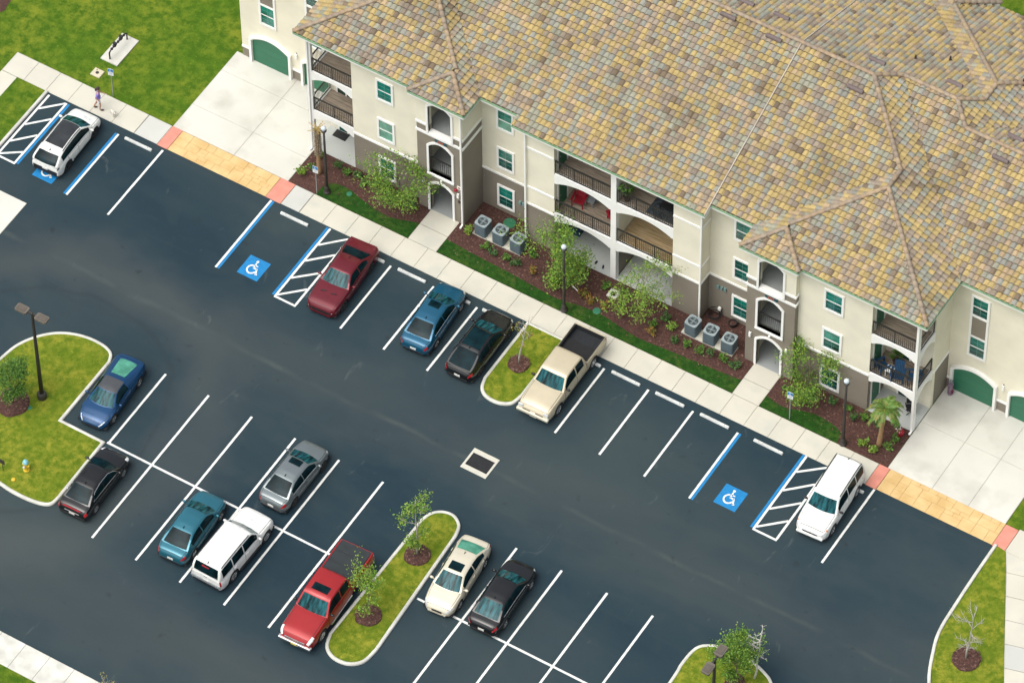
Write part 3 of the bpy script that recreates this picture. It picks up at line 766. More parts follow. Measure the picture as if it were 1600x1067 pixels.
    for k in range(4):
        xx = cx - .13 + k * .10; dg.box(xx, xx + .022, YT - .080, YT - .068, 6.04, 6.20); dg.box(xx + .044, xx + .066, YT - .080, YT - .068, 6.04, 6.20)
        dg.box(xx + .022, xx + .044, YT - .080, YT - .068, 6.18 if k % 2 else 6.11, 6.20 if k % 2 else 6.13); dg.box(xx + .022, xx + .044, YT - .080, YT - .068, 6.04, 6.06)
    part(dg, 'numerals', mat('numeral_red', (.50, .13, .07), .6), pl)
    wall_light(cx - 1.12, YT, 2.35); wall_light(cx + 1.10, YT, 2.35)
    if s < 0:
        part(MB().ball((cx + .72 + .22, YT - .05, 2.72), .11), 'alarm_bell', M_RED)
        nt_ = part(MB().box(cx + 1.02, cx + 1.28, YT - .02, YT + .01, 2.85, 3.10), 'notice', M_WHITE)
        part(MB().box(cx + 1.08, cx + 1.22, YT - .026, YT - .012, 2.92, 3.03), 'notice_print', mat('print_brown', (.35, .16, .12), .8), nt_)
        part(MB().box(cx + 1.08, cx + 1.22, YT - .06, YT + .01, 1.75, 1.9), 'junction_box', M_DKMETAL)
    part(MB().ball((cx + .05, YT - .08, 2.95), .07), 'camera_dome', M_WHITE)
    # recess between tower and centre block
    r0, r1 = sx(s, 5.42, 8.8)
    zoned('wall', [(r0, r1, YR, YR + TH)], 3.0)
    band('trim_band', M_WHITE, r0, r1, YR - .045, YR + .01, 2.98, 3.12)
    wx = (-10.63, -9.52) if s < 0 else (4.08, 5.24)
    for k, (z0, z1) in enumerate(((.42, 2.20), (3.62, 5.34), (6.84, 8.52))):
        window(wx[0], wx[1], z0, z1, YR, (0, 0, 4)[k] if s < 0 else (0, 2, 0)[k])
    # centre block side panel
    p0, p1 = sx(s, 3.68, 5.42)
    zoned('wall', [(p0, p1, YC, YC + TH)], 3.0)
    k0, k1 = sx(s, 5.12, 5.42)
    zoned('wall', [(k0, k1, YC + TH, YR)], 3.0)
    n0, n1 = sx(s, 3.68, 3.98)
    zoned('wall', [(n0, n1, YC + TH, 7.7)], 3.0)
    xo = XC + s * 5.42
    for z0, z1 in ((2.98, 3.12), (4.40, 4.52), (7.60, 7.74)):
        part(MB().box(p0 - (.045 if s < 0 else 0), p1 + (.045 if s > 0 else 0), YC - .045, YC + .01, z0, z1), 'trim_band', M_WHITE); bm_ = MB()
        bm_.box(min(xo - .01, xo + s * .045), max(xo + .01, xo + s * .045), YC + .011, YR - .05, z0, z1)
        part(bm_, 'trim_band', M_WHITE)
    # centre balconies
    q0, q1 = sx(s, .165, 3.68)
    part(MB().box(q0, q1, YC, 7.7, -.05, .035), 'patio', M_PATIO)
    for fl in (F2, F3):
        decking(q0, q1, YC + .2, 7.7, fl, M_DECKY if (s > 0 and fl == F2) else M_DECK)
        arch_band('x', q0, q1, YC, YC + .2, fl, .72, .46)
        railing(q0 + .01, YC + .1, q1 - .01, YC + .1, fl)
    for z in (.035, F2, F3):
        sliding_door((q0 + q1) / 2 - .9, (q0 + q1) / 2 + .9, 7.7, z)
    if s < 0:
        for z in (.035, F2, F3): side_door(XC - 3.68, 5.92, 6.75, z, 2.05)
    # downspouts
    def downspout(x, y, zt=9.3, foot=1):
        mb = MB(); mb.box(x - .045, x + .045, y - .045, y + .045, .12, zt); mb.box(x - .05, x + .05, y - .25, y + .03, .06, .15)
        part(mb, 'downspout', M_WHITE)
    downspout(XC + s * 5.44, YC - .10)
    downspout(XC + s * 8.84 if s < 0 else XC + s * 18.80, YT - .12 if s < 0 else YW - .06)
    if s < 0: downspout(XC - 18.84, YW - .06)
    if s > 0:
        mb = MB()
        for k in range(3): mb.box(3.15 + k * .22, 3.29 + k * .22, YR - .10, YR, 2.15, 2.40)
        part(mb, 'meter_boxes', mat('meter_teal', (.16, .26, .25), .6))
    else:
        mb = MB()
        for k in range(2): mb.box(-9.25 + k * .22, -9.11 + k * .22, YR - .10, YR, 1.35, 1.60)
        part(mb, 'meter_boxes', mat('meter_teal', (.16, .26, .25), .6))
        part(MB().ball((-11.40, YR - .06, 2.45), .05), 'flood_light', M_GREYP)
# centre post, divider, back wall
part(MB().box(XC - .165, XC + .165, YC - .005, YC + .32, .03, 9.3), 'post', M_WHITE)
zoned('wall', [(XC - .12, XC + .12, YC + .32, 7.7)], 3.0)
part(MB().box(XC - 3.98, XC + 3.98, 7.7, 8.0, -.05, ZT), 'wall', M_CREAM)
bw = MB(); bw.box(XC - 25.8, XC + 25.8, 21.3, 21.6, 0, ZT); bw.box(XC - 21.9, XC - 8.9, 21.6, 24.9, 0, ZT); bw.box(XC + 8.9, XC + 21.9, 21.6, 24.9, 0, ZT)
part(bw, 'back_wall', M_CREAM)
# soffits, fascias, gutters
EV = []
for s in (1, -1):
    def seg(a0, y0, a1, y1): EV.append(((XC + s * a0, y0), (XC + s * a1, y1), 9.60))
    seg(19.41, 8.0, 19.41, 4.4); seg(19.41, 4.4, 11.97, 4.4); seg(11.97, 4.4, 11.97, 4.1); seg(11.97, 4.1, 8.45, 4.1); seg(8.45, 4.1, 8.45, 5.7)
    seg(8.45, 5.7, 6.1 if s < 0 else 5.78, 5.7); seg(19.41, 8.0, 26.4, 8.0); seg(26.4, 8.0, 26.4, 22.0)
    so = MB(); so.box(*sx(s, 8.47, 19.39), 4.42, 6.9, ZT, ZT + .04); so.box(*sx(s, 8.47, 11.95), 4.12, 4.42, ZT, ZT + .04); so.box(*sx(s, 5.5, 8.47), 5.72, 6.9, ZT, ZT + .04)
    so.box(*sx(s, 18.5, 26.38), 8.02, 8.7, ZT, ZT + .04); so.box(*sx(s, 18.5, 19.39), 6.9, 8.02, ZT, ZT + .04)
    part(so, 'soffit', M_SOFFIT)
EV.append(((XC - 6.1, 5.1), (XC + 5.78, 5.1), 9.36)); EV.append(((XC - 6.1, 5.1), (XC - 6.1, 5.7), None)); EV.append(((XC + 5.78, 5.1), (XC + 5.78, 5.7), None))
part(MB().box(XC - 6.08, XC + 5.76, 5.12, 5.47, 9.14, 9.18), 'soffit', M_SOFFIT)
fa = MB(); gu = MB()
def slat(mb, a, b, za0, za1, zb0, zb1, w):
    dx, dy = b[0] - a[0], b[1] - a[1]; L = math.hypot(dx, dy); nx, ny = -dy / L * w, dx / L * w
    v = []
    for (p, z0, z1) in ((a, za0, za1), (b, zb0, zb1)):
        for q in (-1, 1):
            for z in (z0, z1): v.append((p[0] + q * nx, p[1] + q * ny, z))
    mb.add(v, [(0, 1, 3, 2), (4, 6, 7, 5), (0, 4, 5, 1), (2, 3, 7, 6), (1, 5, 7, 3), (0, 2, 6, 4)])
for a, b, z in EV:
    if z is None: slat(fa, a, b, 9.14, 9.37, 9.36, 9.60, .02)
    else: slat(fa, a, b, z - .22, z - .03, z - .22, z - .03, .02); slat(gu, a, b, z - .075, z + .015, z - .075, z + .015, .05)
part(fa, 'fascia', M_WHITE); part(gu, 'gutter', M_GUTTER)

# ------------------------------------------------------------------ roof
def roofval(X, y):
    a = np.abs(X)
    def half(q, er):
        F = np.minimum(q - 5.7, er - a); FW = np.minimum(np.minimum(a - 8.45, er - a), q - 4.4)
        T = np.minimum(np.minimum(a - 8.45, 11.97 - a), q - 4.1); G = np.minimum(q - 8.0, 26.4 - a)
        return np.maximum(np.maximum(F, FW), np.maximum(T, G))
    return np.minimum(half(y, 19.41), half(30.0 - y, 22.63))
def eave(X, y, v):
    return (v > -1e-4) | ((v > -0.601) & (X > -6.1) & (X < 5.78) & (y < 15))
# each roof plane: value = k*(coord) + c ; coordinates X (relative), y
PL = [('y', 1, -5.7), ('y', 1, -4.4), ('y', 1, -4.1), ('y', 1, -8.0), ('y', -1, 24.3), ('y', -1, 25.6), ('y', -1, 25.9), ('y', -1, 22.0)]
for sg in (1, -1): PL += [('x', -sg, 19.41), ('x', sg, -8.45), ('x', -sg, 22.63), ('x', -sg, 11.97), ('x', -sg, 26.4)]
def pval(pl, X, y): return pl[1] * (X if pl[0] == 'x' else y) + pl[2]
PAL = [((0.46, 0.345, 0.130), 6), ((0.40, 0.305, 0.130), 4), ((0.295, 0.245, 0.190), 5), ((0.25, 0.205, 0.165), 2), ((0.30, 0.31, 0.240), 4), ((0.27, 0.285, 0.255), 3), ((0.44, 0.325, 0.19), 3), ((0.17, 0.125, 0.085), 1)]
PALC = np.array([c for c, w in PAL]); PALC = (PALC * 0.84 + 0.16 * np.array([[0.355, 0.285, 0.165]])) * 0.88; PALW = np.array([w for c, w in PAL], float); PALW /= PALW.sum()
M_TILE = mat('roof_tile', (0.92, 0.92, 0.92), 0.8, 0.10, 7.0, attr='tilecol', c3=(0.62, 0.60, 0.52), c3scale=0.35, c3thr=(0.52, 0.80))
SL = 0.4; TW = 0.30; TE = 0.318
PU = np.array([0, .10, .30, .54, .74, .90, 1.0]); PH = np.array([-.012, .030, .050, .054, .040, -.008, -.016])
roof = part(MB().box(-.01, .01, 14.9, 15.1, 12.9, 12.91), 'roof', M_BROWN)
tile_v = []; tile_f = []; tile_c = []; base = 0; deck_bm = bmesh.new(); part_bm = bmesh.new()
lay = part_bm.faces.layers.int.new('ci'); keep_single = []
deck_v = []; deck_f = []
allc = []
def to_world(pl, u, v):
    """plan position from along-eave u and upslope plan distance v (value)"""
    c = (v - pl[2]) / pl[1]
    return (u, c) if pl[0] == 'y' else (c, u)
for pi, pl in enumerate(PL):
    umin, umax = (-26.6, 26.6) if pl[0] == 'y' else (3.9, 26.1)
    vmin, vmax = (-0.6 if pi == 0 else 0.0), 9.4
    nu = int((umax - umin) / TW) + 1; nv = int((vmax - vmin) / TE) + 1
    if pi == 0: vmin = -2 * TE + 0.036
    U, V = np.meshgrid(umin + TW * np.arange(nu), vmin + TE * np.arange(nv), indexing='ij'); U = U.ravel(); V = V.ravel()
    def act(u, v):
        c = (v - pl[2]) / pl[1]; X, y = (u, c) if pl[0] == 'y' else (c, u)
        return (np.abs(roofval(X, y) - v) < 1e-4) & eave(X, y, v)
    e = 1e-3
    A = [act(U + e, V + e), act(U + TW - e, V + e), act(U + e, V + TE - e), act(U + TW - e, V + TE - e), act(U + TW / 2, V + TE / 2), act(U + TW / 2, V + e), act(U + TW / 2, V + TE - e)]
    A = np.array(A); full = A.all(0); some = A.any(0) & ~full
    ci = rng.choice(len(PALC), size=len(U), p=PALW)
    for isf, idx in ((True, np.where(full)[0]), (False, np.where(some)[0])):
        for i in idx:
            u0, v0 = U[i], V[i]
            rows = []
            flip = (pl[1] < 0) ^ (pl[0] == 'x')
            for (vv, hh) in ((v0 - .035, .056), (v0 - .035, .074), (v0 + TE - .028, .002)):
                r = []
                for k in range(7):
                    uu = u0 + TW * PU[k]; X, y = to_world(pl, uu, vv); r.append((X + XC, y, 9.63 + SL * vv + PH[k] + hh))
                rows.append(r)
            if isf:
                if pi in (1, 2) and v0 < 1.0 and len(keep_single) < 300 and (pi == 2 or v0 < .66):
                    keep_single.append((u0, v0, pi, ci[i])); continue
                b = len(tile_v)
                for r in rows: tile_v.extend(r)
                jit = 1 + random.uniform(-.13, .13); col = tuple(PALC[ci[i]] * jit)
                for rr in range(2):
                    for k in range(6):
                        q = (b + rr * 7 + k, b + rr * 7 + k + 1, b + rr * 7 + 8 + k, b + rr * 7 + 7 + k)
                        tile_f.append(q[::-1] if flip else q); tile_c.append(col)
            else:
                vs = [part_bm.verts.new(p) for r in rows for p in r]
                for rr in range(2):
                    for k in range(6):
                        q = (rr * 7 + k, rr * 7 + k + 1, rr * 7 + 8 + k, rr * 7 + 7 + k)
                        f = part_bm.faces.new([vs[j] for j in (q[::-1] if flip else q)]); f[lay] = pi * 100 + int(ci[i])
    # plain underlay
    g = 0.5
    X0, X1, Y0, Y1 = -26.4, 26.4, 4.1, 25.9
    c_lo = to_world(pl, umin, vmin); 
    vs = []
    for (u, v) in ((umin, vmin - .01), (umax, vmin - .01), (umax, vmax), (umin, vmax)):
        X, y = to_world(pl, u, v); vs.append(deck_bm.verts.new((X + XC, y, 9.615 + SL * v)))
    f = deck_bm.faces.new(vs if (pl[1] > 0) ^ (pl[0] == 'x') else vs[::-1]); f.material_index = 0
    f.tag = True
    allc.append(f)
# cut the edge tiles and the underlay along every hip, ridge, valley and eave, then drop what lies outside
lines = set()
for i in range(len(PL)):
    for j in range(i + 1, len(PL)):
        a, b = PL[i], PL[j]
        nx = (a[1] if a[0] == 'x' else 0) - (b[1] if b[0] == 'x' else 0); ny = (a[1] if a[0] == 'y' else 0) - (b[1] if b[0] == 'y' else 0); c = a[2] - b[2]
        L = math.hypot(nx, ny)
        if L < 1e-6: continue
        if nx < 0 or (nx == 0 and ny < 0): nx, ny, c = -nx, -ny, -c
        lines.add((round(nx / L, 5), round(ny / L, 5), round(c / L, 5)))
for pl in PL:
    lines.add((1.0, 0.0, round(pl[2] / pl[1], 5)) if pl[0] == 'x' else (0.0, 1.0, round(pl[2] / pl[1], 5)))
lines |= {(1.0, 0.0, 6.1), (1.0, 0.0, -5.78), (0.0, 1.0, -5.1)}
def filt(bm, idx_of):
    kill = []
    for f in bm.faces:
        c = f.calc_center_median(); pi = idx_of(f); X = c.x - XC; v = pval(PL[pi], X, c.y)
        if abs(float(roofval(np.float64(X), np.float64(c.y))) - v) > 0.02 or not bool(eave(X, c.y, v + .03)): kill.append(f)
    bmesh.ops.delete(bm, geom=kill, context='FACES')
dl = deck_bm.faces.layers.int.new('pi')
deck_bm.faces.ensure_lookup_table()
for k, f in enumerate(deck_bm.faces): f[dl] = k
for (nx, ny, c) in lines:
    co = Vector((-c * nx + XC, -c * ny, 0)); no = Vector((nx, ny, 0))
    if True:
        bmesh.ops.bisect_plane(deck_bm, geom=list(deck_bm.verts) + list(deck_bm.edges) + list(deck_bm.faces), dist=1e-5, plane_co=co, plane_no=no)
    near = [f for f in part_bm.faces if abs((f.verts[0].co - co).dot(no)) < 0.6]
    if near:
        geom = set(near)
        for f in near: geom.update(f.edges); geom.update(f.verts)
        bmesh.ops.bisect_plane(part_bm, geom=list(geom), dist=1e-5, plane_co=co, plane_no=no)
filt(part_bm, lambda f: f[lay] // 100); filt(deck_bm, lambda f: f[dl])
def bm_obj(bm, name, m, parent, cols=None):
    me = bpy.data.meshes.new(name); bm.to_mesh(me); me.materials.append(m)
    if cols:
        a = me.attributes.new('tilecol', 'FLOAT_COLOR', 'FACE'); a.data.foreach_set('color', np.array(cols, dtype=np.float32).ravel())
    for v in me.vertices: v.co.x -= OFF[0]; v.co.y -= OFF[1]
    o = link(name, me, parent); bm.free(); return o
bpy.data.objects.remove(roof)
roof = bm_obj(deck_bm, 'roof', mat('roof_underlay', (0.03, 0.025, 0.02), 0.9, 0.2, 3), bld)
cols = [(*(PALC[f[lay] % 100] * random.uniform(.85, 1.12)), 1.0) for f in part_bm.faces]
o = bm_obj(part_bm, 'cut_tiles', M_TILE, roof, cols); tag(o, kind='stuff')
mb = MB(); mb.v = tile_v; mb.f = tile_f; mb.c = tile_c
tag(mb.build('roof_tiles', M_TILE, roof, off=OFF, attr='tilecol'), kind='stuff')
# single tiles along the eaves nearest the lot
tm = []
for k in range(len(PALC)):
    for jv in (.9, 1.0, 1.1):
        q = MB(); rows = [[(TW * PU[i], -.035, .056 + PH[i] - .014) for i in range(7)], [(TW * PU[i], -.035, .074 + PH[i] - .014) for i in range(7)], [(TW * PU[i], TE - .028, .002 + PH[i] + SL * (TE - .028)) for i in range(7)]]
        q.cc = tuple(PALC[k] * jv); q.grid(rows); tm.append(q.mesh('tile', M_TILE, attr='tilecol'))
for u0, v0, pi, c in keep_single:
    X, y = to_world(PL[pi], u0, v0)
    link('tile', tm[int(c) * 3 + random.randrange(3)], roof, (X + XC - OFF[0], y - OFF[1], 9.63 + SL * v0))
# ridge and hip caps, each its own tile
capm = []
M_CAP = mat('ridge_cap', (0.25, 0.20, 0.145), 0.8, 0.15, 5, attr='tilecol')
for c in ((1, 1, 1), (.85, .84, .86), (1.15, 1.08, .95), (1.0, .92, .82)):
    q = MB(); rows = []
    for y, r, h in ((-.02, .115, .03), (0.0, .130, .035), (.40, .105, .0)):
        rows.append([(r * 1.05 * math.cos(math.pi * i / 8), y, h + r * .80 * math.sin(math.pi * i / 8)) for i in range(9)])
    q.cc = c; q.grid(rows); capm.append(q.mesh('ridge_tile', M_CAP, True, attr='tilecol'))
RG = [((0, 15), (10.11, 15)), ((10.11, 15), (13.93, 11.18)), ((13.93, 11.18), (13.93, 9.88)), ((13.93, 9.88), (19.41, 4.4)), ((13.93, 9.88), (10.21, 6.16)), ((10.21, 5.86), (8.45, 4.1)), ((10.21, 5.86), (11.97, 4.1)),
      ((10.11, 15), (11.26, 16.15)), ((11.26, 16.15), (14.48, 16.15)), ((14.48, 16.15), (15.63, 15)), ((15.63, 15), (19.4, 15)), ((19.4, 15), (26.4, 8)), ((14.48, 16.15), (15.54, 17.21)), ((15.54, 17.21), (15.54, 18.51)),
      ((15.54, 18.51), (10.21, 23.84)), ((10.21, 24.14), (8.45, 25.9)), ((10.21, 24.14), (11.97, 25.9)), ((15.54, 18.51), (22.63, 25.6))]
for s in (1, -1):
    for (a0, y0), (a1, y1) in RG:
        v0, v1 = float(roofval(np.float64(a0), np.float64(y0))), float(roofval(np.float64(a1), np.float64(y1)))
        p, q = Vector((XC + s * a0, y0, 9.70 + SL * v0)), Vector((XC + s * a1, y1, 9.70 + SL * v1))
        if p.z > q.z: p, q = q, p                      # laid from the low end up
        d = q - p; L = d.length; n = max(1, round(L / .38)); dn = d.normalized()
        xa = dn.cross(Vector((0, 0, 1))).normalized(); za = xa.cross(dn)
        rot = Matrix((xa, dn, za)).transposed().to_euler()
        if s < 0 and abs(a0) < .01 and False: continue
        for k in range(n):
            pos = p + d * (k / n)
            link('ridge_tile', random.choice(capm), roof, (pos.x - OFF[0], pos.y - OFF[1], pos.z), rot=rot)
# ridge vents and the pale expansion joint
VM = mat('vent_mauve', (0.13, 0.100, 0.095), 0.7, 0.1, 3)
def roof_vent(x, y, sgn):
    v = float(roofval(np.float64(x - XC), np.float64(y))); mb = MB(); rows = []
    for xx in (-.46, .46): rows.append([(xx, sgn * -.13 * math.cos(math.pi * i / 6) * 1.0, .06 + .17 * math.sin(math.pi * i / 6)) for i in range(7)])
    mb.grid(rows, flip=sgn > 0); mb.add([r for r in rows[0]], [tuple(range(7))]); mb.add([r for r in rows[1]], [tuple(range(6, -1, -1))])
    link('roof_vent', mb.mesh('roof_vent', VM, True), roof, (x - OFF[0], y - OFF[1], 9.66 + SL * v), rot=(math.atan(SL) * sgn, 0, 0))
for x, y, g in ((-1.27, 14.66, 1), (1.55, 14.60, 1), (6.85, 13.95, 1), (15.33, 14.3, 1), (-12.4, 14.0, 1), (-7.0, 14.6, 1), (-1.09, 16.2, -1), (.97, 16.35, -1), (6.86, 16.2, -1), (10.9, 17.3, -1), (15.26, 16.0, -1)): roof_vent(x, y, g)
mb = MB()
for y0, y1 in ((5.06, 14.98), (15.02, 24.2)):
    v0, v1 = (y0 - 5.7, y1 - 5.7) if y1 < 15 else (24.3 - y0, 24.3 - y1)
    z0, z1 = 9.64 + SL * v0, 9.64 + SL * v1
    for dx_, w, h in ((0, .022, .12),):
        vs = [(3.0 - w, y0, z0), (3.0 + w, y0, z0), (3.0 + w, y1, z1), (3.0 - w, y1, z1), (3.0 - w, y0, z0 + h), (3.0 + w, y0, z0 + h), (3.0 + w, y1, z1 + h), (3.0 - w, y1, z1 + h)]
        mb.add(vs, [(0, 3, 2, 1), (4, 5, 6, 7), (0, 1, 5, 4), (1, 2, 6, 5), (2, 3, 7, 6), (3, 0, 4, 7)])
mb.build('expansion_joint', mat('flashing_white', (.43, .39, .33), .6), roof, off=OFF)
pipes = MB()
for x, y in ((9.6, 19.3), (8.2, 18.0), (13.8, 19.6), (-12.8, 12.2)):
    v = float(roofval(np.float64(x - XC), np.float64(y))); pipes = MB(); pipes.lathe([(.16, -.05), (.06, .1), (.05, .35), (.045, .35)], (x, y, 9.66 + SL * v), 10)
    pipes.build('vent_pipe', M_DKMETAL, roof, off=OFF)
# ------------------------------------------------------------------ vehicles
M_GLASS = mat('car_glass', (0.003, 0.014, 0.018), 0.12, 0.5, 1.5, spec=0.08)
M_GLASSF = mat('car_windscreen', (0.010, 0.065, 0.075), 0.07, 0.75, 1.6, spec=0.12, stretch=(3.5, 0.7, 1))  # teal sky reflection and its streaks are put into the base colour
M_GLASSG = mat('car_glass_green', (0.075, 0.27, 0.19), 0.10, 0.25, 2.0, spec=0.15)
M_TYRE = mat('tyre', (0.014, 0.014, 0.015), 0.8, 0.15, 8)
M_RIM = mat('rim_alloy', (0.55, 0.56, 0.56), 0.25, 0.08, 6, metal=0.85)
M_RIMD = mat('rim_dark', (0.06, 0.06, 0.065), 0.3, 0.1, 6, metal=0.7)
M_CHROME = mat('chrome', (0.72, 0.73, 0.72), 0.15, 0.04, 6, metal=0.9)
M_LAMP = mat('headlamp', (0.52, 0.55, 0.55), 0.12, 0.2, 14, spec=0.8, coat=0.6)
M_TAIL = mat('taillamp', (0.34, 0.010, 0.015), 0.15, 0.2, 10, coat=0.6)
M_AMBER = mat('amber_lamp', (0.55, 0.14, 0.02), 0.2, 0.1, 10)
M_UNDER = mat('underbody', (0.010, 0.010, 0.011), 0.9, 0.2, 4)
M_PLATE = mat('number_plate', (0.62, 0.62, 0.58), 0.5, 0.12, 16)
M_TRIM = mat('car_trim_black', (0.012, 0.012, 0.013), 0.45, 0.2, 5)
def paint(name, c, metal=0.25, rough=0.32): return mat('paint_' + name, c, rough, 0.05, 1.2, metal=metal, coat=0.35, spec=0.5)

def lerp(pts, y):
    if y <= pts[0][0]: return pts[0][1]
    for (a, p), (b, q) in zip(pts[:-1], pts[1:]):
        if y <= b: return p + (q - p) * (y - a) / (b - a)
    return pts[-1][1]
def soft(pts, y, r=0.07): return (lerp(pts, y - r) + lerp(pts, y) * 2 + lerp(pts, y + r)) / 4

class Car:
    def __init__(s, sp):
        s.sp = sp; s.L = sp['L']; s.hw = sp['W'] / 2; L = s.L
        s.wp = sorted([(L * f, s.hw * w) for f, w in sp['plan']]); s.tp = sorted([(L * f, z) for f, z in sp['top']])
        s.z0 = sp.get('sill', .20); s.wr = sp['wr']; s.yf, s.yr = L * sp['axles'][0], L * sp['axles'][1]
        s.crown = sp.get('crown', .03)
    def width(s, y): return soft(s.wp, y, .05)
    def top(s, y): return soft(s.tp, y)
    def low(s, y):
        z = s.z0
        for c in (s.yf, s.yr):
            r = s.wr * 1.16; d = abs(y - c)
            if d < r: z = max(z, s.wr * .98 + math.sqrt(r * r - d * d))
        for e in (-1, 1):
            d = s.L / 2 - e * y
            if d < .25: z = max(z, s.z0 + .10 * (1 - d / .25))
        return z
    def sec(s, y):
        w = s.width(y); zt = s.top(y); zl = s.low(y); zs = zt - .11; st = s.sp.get('side', 1.0)
        z1 = max(zl + .01, min(.48, zs - .06)); z2 = max(z1 + .01, min(.66, zs - .02)); zs = max(zs, z2 + .01); z4 = max(zs + .01, zt - .03); zt = max(zt, z4 + .008)
        zc = min(zl, z1 - .005)
        return [(w * .955, zc), (w * .995, z1), (w, z2), (w * .975, zs), (w * .915, z4), (w * .76, zt), (w * .40, zt + s.crown * .75), (0, zt + s.crown)]
    def bpt(s, y, k, side):
        q = s.sec(y); k = max(0, min(6.9999, k)); i = int(k); f = k - i
        return Vector((side * (q[i][0] * (1 - f) + q[i + 1][0] * f), y, q[i][1] * (1 - f) + q[i + 1][1] * f))
    # cabin
    def csec(s, y):
        sp = s.sp; L = s.L; cp = s.cp
        zb = s.top(y) - .05; h = max(soft(cp, y, .05), zb + .012); w = min(s.width(y), s.hw) * sp.get('cab_w', .93)
        zr = sp['H']; f = min(1, (h - zb) / (zr - zb)); wt = w + (s.hw * sp.get('roof_w', .70) - w) * f
        d = h - zb
        return [(w, zb), (w * .55 + wt * .45 + .022 * f, zb + d * .46), (wt + .012 * f, zb + d * .86), (wt - .055 * f - .0, zb + d * .975), (wt * .55, h + s.sp.get('rcrown', .035) * f * .8), (0, h + s.sp.get('rcrown', .035) * f)]
    def cpt(s, y, k, side):
        q = s.csec(y); k = max(0, min(4.9999, k)); i = int(k); f = k - i
        x = q[i][0] * (1 - f) + q[i + 1][0] * f; z = q[i][1] * (1 - f) + q[i + 1][1] * f
        A, D = s.cp[0][0], s.cp[-1][0]; t = (y - (A + D) / 2) / abs(D - A) * 2
        b = s.sp.get('bow', .16) * (t if abs(t) > .35 else 0) * (1 - (x / s.hw) ** 2) * (1 if t > 0 else s.sp.get('bow_r', .6))
        return Vector((side * x, y + b, z))
    def patch(s, fn, rows, off):
        """rows of (y,k,side); pushed out along the surface normal"""
        n, m = len(rows), len(rows[0]); P = [[fn(*q) for q in r] for r in rows]; out = []
        c = Vector((0, 0, .5))
        for i in range(n):
            r = []
            for j in range(m):
                du = P[min(i + 1, n - 1)][j] - P[max(i - 1, 0)][j]; dv = P[i][min(j + 1, m - 1)] - P[i][max(j - 1, 0)]
                nn = du.cross(dv)
                if nn.length < 1e-9: nn = Vector((0, 0, 1))
                nn.normalize(); p = P[i][j]
                if nn.dot(Vector((p.x, (p.y if abs(p.y) > s.L * .44 else 0) * .2, p.z - .45))) < 0: nn = -nn
                r.append(tuple(p + nn * off))
            out.append(r)
        mb = MB(); mb.grid(out)
        # orientation by first face
        a, b, c_ = Vector(out[0][0]), Vector(out[0][1]), Vector(out[1][0]); nn = (b - a).cross(c_ - a); p = Vector(out[n // 2][m // 2]) - Vector((0, 0, .45))
        if nn.dot(Vector((p.x, 0, p.z))) < 0: mb.f = [f[::-1] for f in mb.f]
        return mb
    def side_patch(s, fn, ya, yb, ka, kb, side, off, n=8, m=5, ya2=None, yb2=None):
        ya2 = ya if ya2 is None else ya2; yb2 = yb if yb2 is None else yb2; rows = []
        for i in range(n + 1):
            t = i / n; r = []
            for j in range(m + 1):
                u = j / m; y0 = ya + (yb - ya) * t; y1 = ya2 + (yb2 - ya2) * t
                r.append((y0 + (y1 - y0) * u, ka + (kb - ka) * u, side))
            rows.append(r)
        return s.patch(fn, rows, off)
    def top_patch(s, fn, ya, yb, k, kmax, off, n=8, m=12):
        rows = []
        for i in range(n + 1):
            y = ya + (yb - ya) * i / n; r = []
            for j in range(m + 1):
                t = -1 + 2 * j / m; r.append((y, kmax - abs(t) * (kmax - k), -1 if t < 0 else 1))
            rows.append(r)
        return s.patch(fn, rows, off)

WHEELS = {}
def wheel_mesh(r, w, dark):
    key = (round(r, 3), round(w, 3), dark)
    if key in WHEELS: return WHEELS[key]
    t = MB(); t.lathe([(r * .62, -w * .48), (r * .93, -w * .5), (r, -w * .36), (r, w * .36), (r * .93, w * .5), (r * .62, w * .48), (r * .62, -w * .48)], seg=22, axis='x')
    t.f = t.f[:-2]
    q = MB(); q.lathe([(r * .64, w * .40), (r * .60, w * .46), (r * .56, w * .42), (r * .54, w * .26), (r * .02, w * .24)], seg=22, axis='x'); q.f = q.f[:-2]
    for k in range(5):
        a = 2 * math.pi * k / 5; c, s_ = math.cos(a), math.sin(a); px, pz = -s_, c
        v = []
        for (rad, wd, xx) in ((r * .06, .085, w * .47), (r * .60, .05, w * .44)):
            for sg in (-1, 1): v += [(xx, c * rad + px * sg * wd * .55, s_ * rad + pz * sg * wd * .55), (w * .26, c * rad + px * sg * wd * .6, s_ * rad + pz * sg * wd * .6)]
        q.add(v, [(0, 2, 6, 4), (0, 4, 5, 1), (2, 3, 7, 6), (4, 6, 7, 5)])
    q.lathe([(r * .14, w * .48), (r * .10, w * .50)], seg=10, axis='x')
    WHEELS[key] = (t.mesh('wheel', M_TYRE, True), q.mesh('rim', M_RIMD if dark else M_RIM, False))
    return WHEELS[key]

